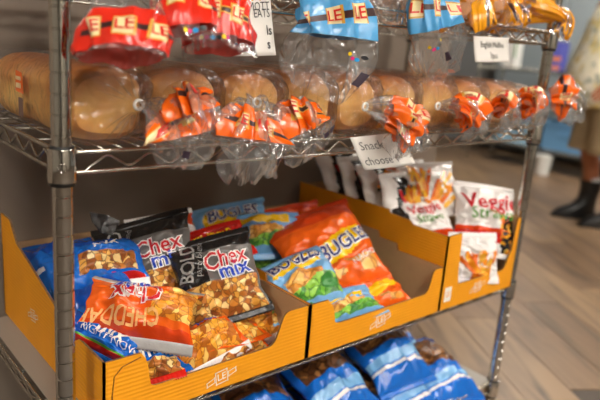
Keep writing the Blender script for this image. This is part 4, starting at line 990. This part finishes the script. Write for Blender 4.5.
for s_ in (-1, 1):
    rings('sleeve', [((.0, s_*.275, 1.14), .085, .075), ((.0, s_*.265, 1.22), .085, .078), ((.0, s_*.235, 1.33), .085, .075), ((.005, s_*.185, 1.43), .06, .06)], shirt_m, 24, wr=.06, seed=3 + s_)
    off = -.02 if s_ < 0 else -.11
    rings('trouser_leg', [((.05 + .3*off, s_*.115, .47), .118, .100), ((.05 + .3*off, s_*.115, .52), .116, .100), ((.035 + .2*off, s_*.11, .64), .120, .105), ((.02, s_*.10, .78), .135, .115), ((.0, s_*.085, .90), .15, .12)], short_m, 28, wr=.06, seed=8 + s_)
    # boot: shaft and foot in one mesh
    fx = .0 if s_ > 0 else -.0; oy = s_*.115; off = -.02 if s_ < 0 else -.11
    b = MB(); n = 20; prof = [(.265, -.012, .074, .068), (.20, -.015, .068, .062), (.14, -.008, .064, .050), (.105, .012, .085, .050), (.075, .055, .128, .050), (.045, .07, .146, .051), (.018, .07, .150, .052)]
    vs_ = []
    for z, cx, rx, ry in prof:
        for i in range(n):
            a = 2*PI*i/n; c_ = math.cos(a); vs_.append((cx + rx*c_ + off, oy + ry*math.sin(a)*(1 - .18*max(0, c_)), z - (.02*max(0, c_)**2 if .03 < z < .11 else 0)))
    b.add(vs_, [((j+1)*n+i, (j+1)*n+(i+1) % n, j*n+(i+1) % n, j*n+i) for j in range(len(prof)-1) for i in range(n)])
    bo = b.build('boot', boot_m, pt, True)
    b = MB(); b.lathe([(.0001, 0), (1, 0), (1, .018), (.0001, .018)], (0, 0), n); b.v = [(.07 + off + x*.155, oy + y*.056*(1 - .15*max(0, x)), z) for x, y, z in b.v]; b.build('sole', sole_m, bo)
    b = MB(); b.lathe([(.054, .255), (.058, .275), (.052, .285)], (0, 0), n); b.v = [(x - .015 + off, oy + y, z) for x, y, z in b.v]; b.build('sock', mat('white_sock', (220, 220, 220), .9), pt, True)
b = MB(); n = 24; vs_ = []
for j in range(9):
    th = PI/2*j/8
    for i in range(n):
        a = 2*PI*i/n; c_ = math.cos(a); r_ = .112*math.cos(th); vs_.append((.045 + r_*c_*(.92 if c_ > 0 else 1.1), r_*math.sin(a)*.98, 1.665 + .112*math.sin(th) - (.07*max(0, -c_) if j < 3 else 0)))
b.add(vs_, [(j*n+i, j*n+(i+1) % n, (j+1)*n+(i+1) % n, (j+1)*n+i) for j in range(8) for i in range(n)]); b.build('hair', hair_m, pt, True)
for s_ in (-1, 1):
    b = MB(); b.lathe([(.0001, -.011), (.008, -.008), (.011, 0), (.008, .008), (.0001, .011)], (0, 0), 12); b.v = [(.140 + x, s_*.032 + y, 1.668 + z) for x, y, z in b.v]; b.build('eye', mat('eye_white', (236, 232, 226), .2), pt, True)
b = MB(); b.tube([(.142, -.026, 1.605), (.152, 0, 1.602), (.142, .026, 1.605)], .006, 6); b.build('mouth', mat('lip', (140, 74, 62), .5), pt, True)
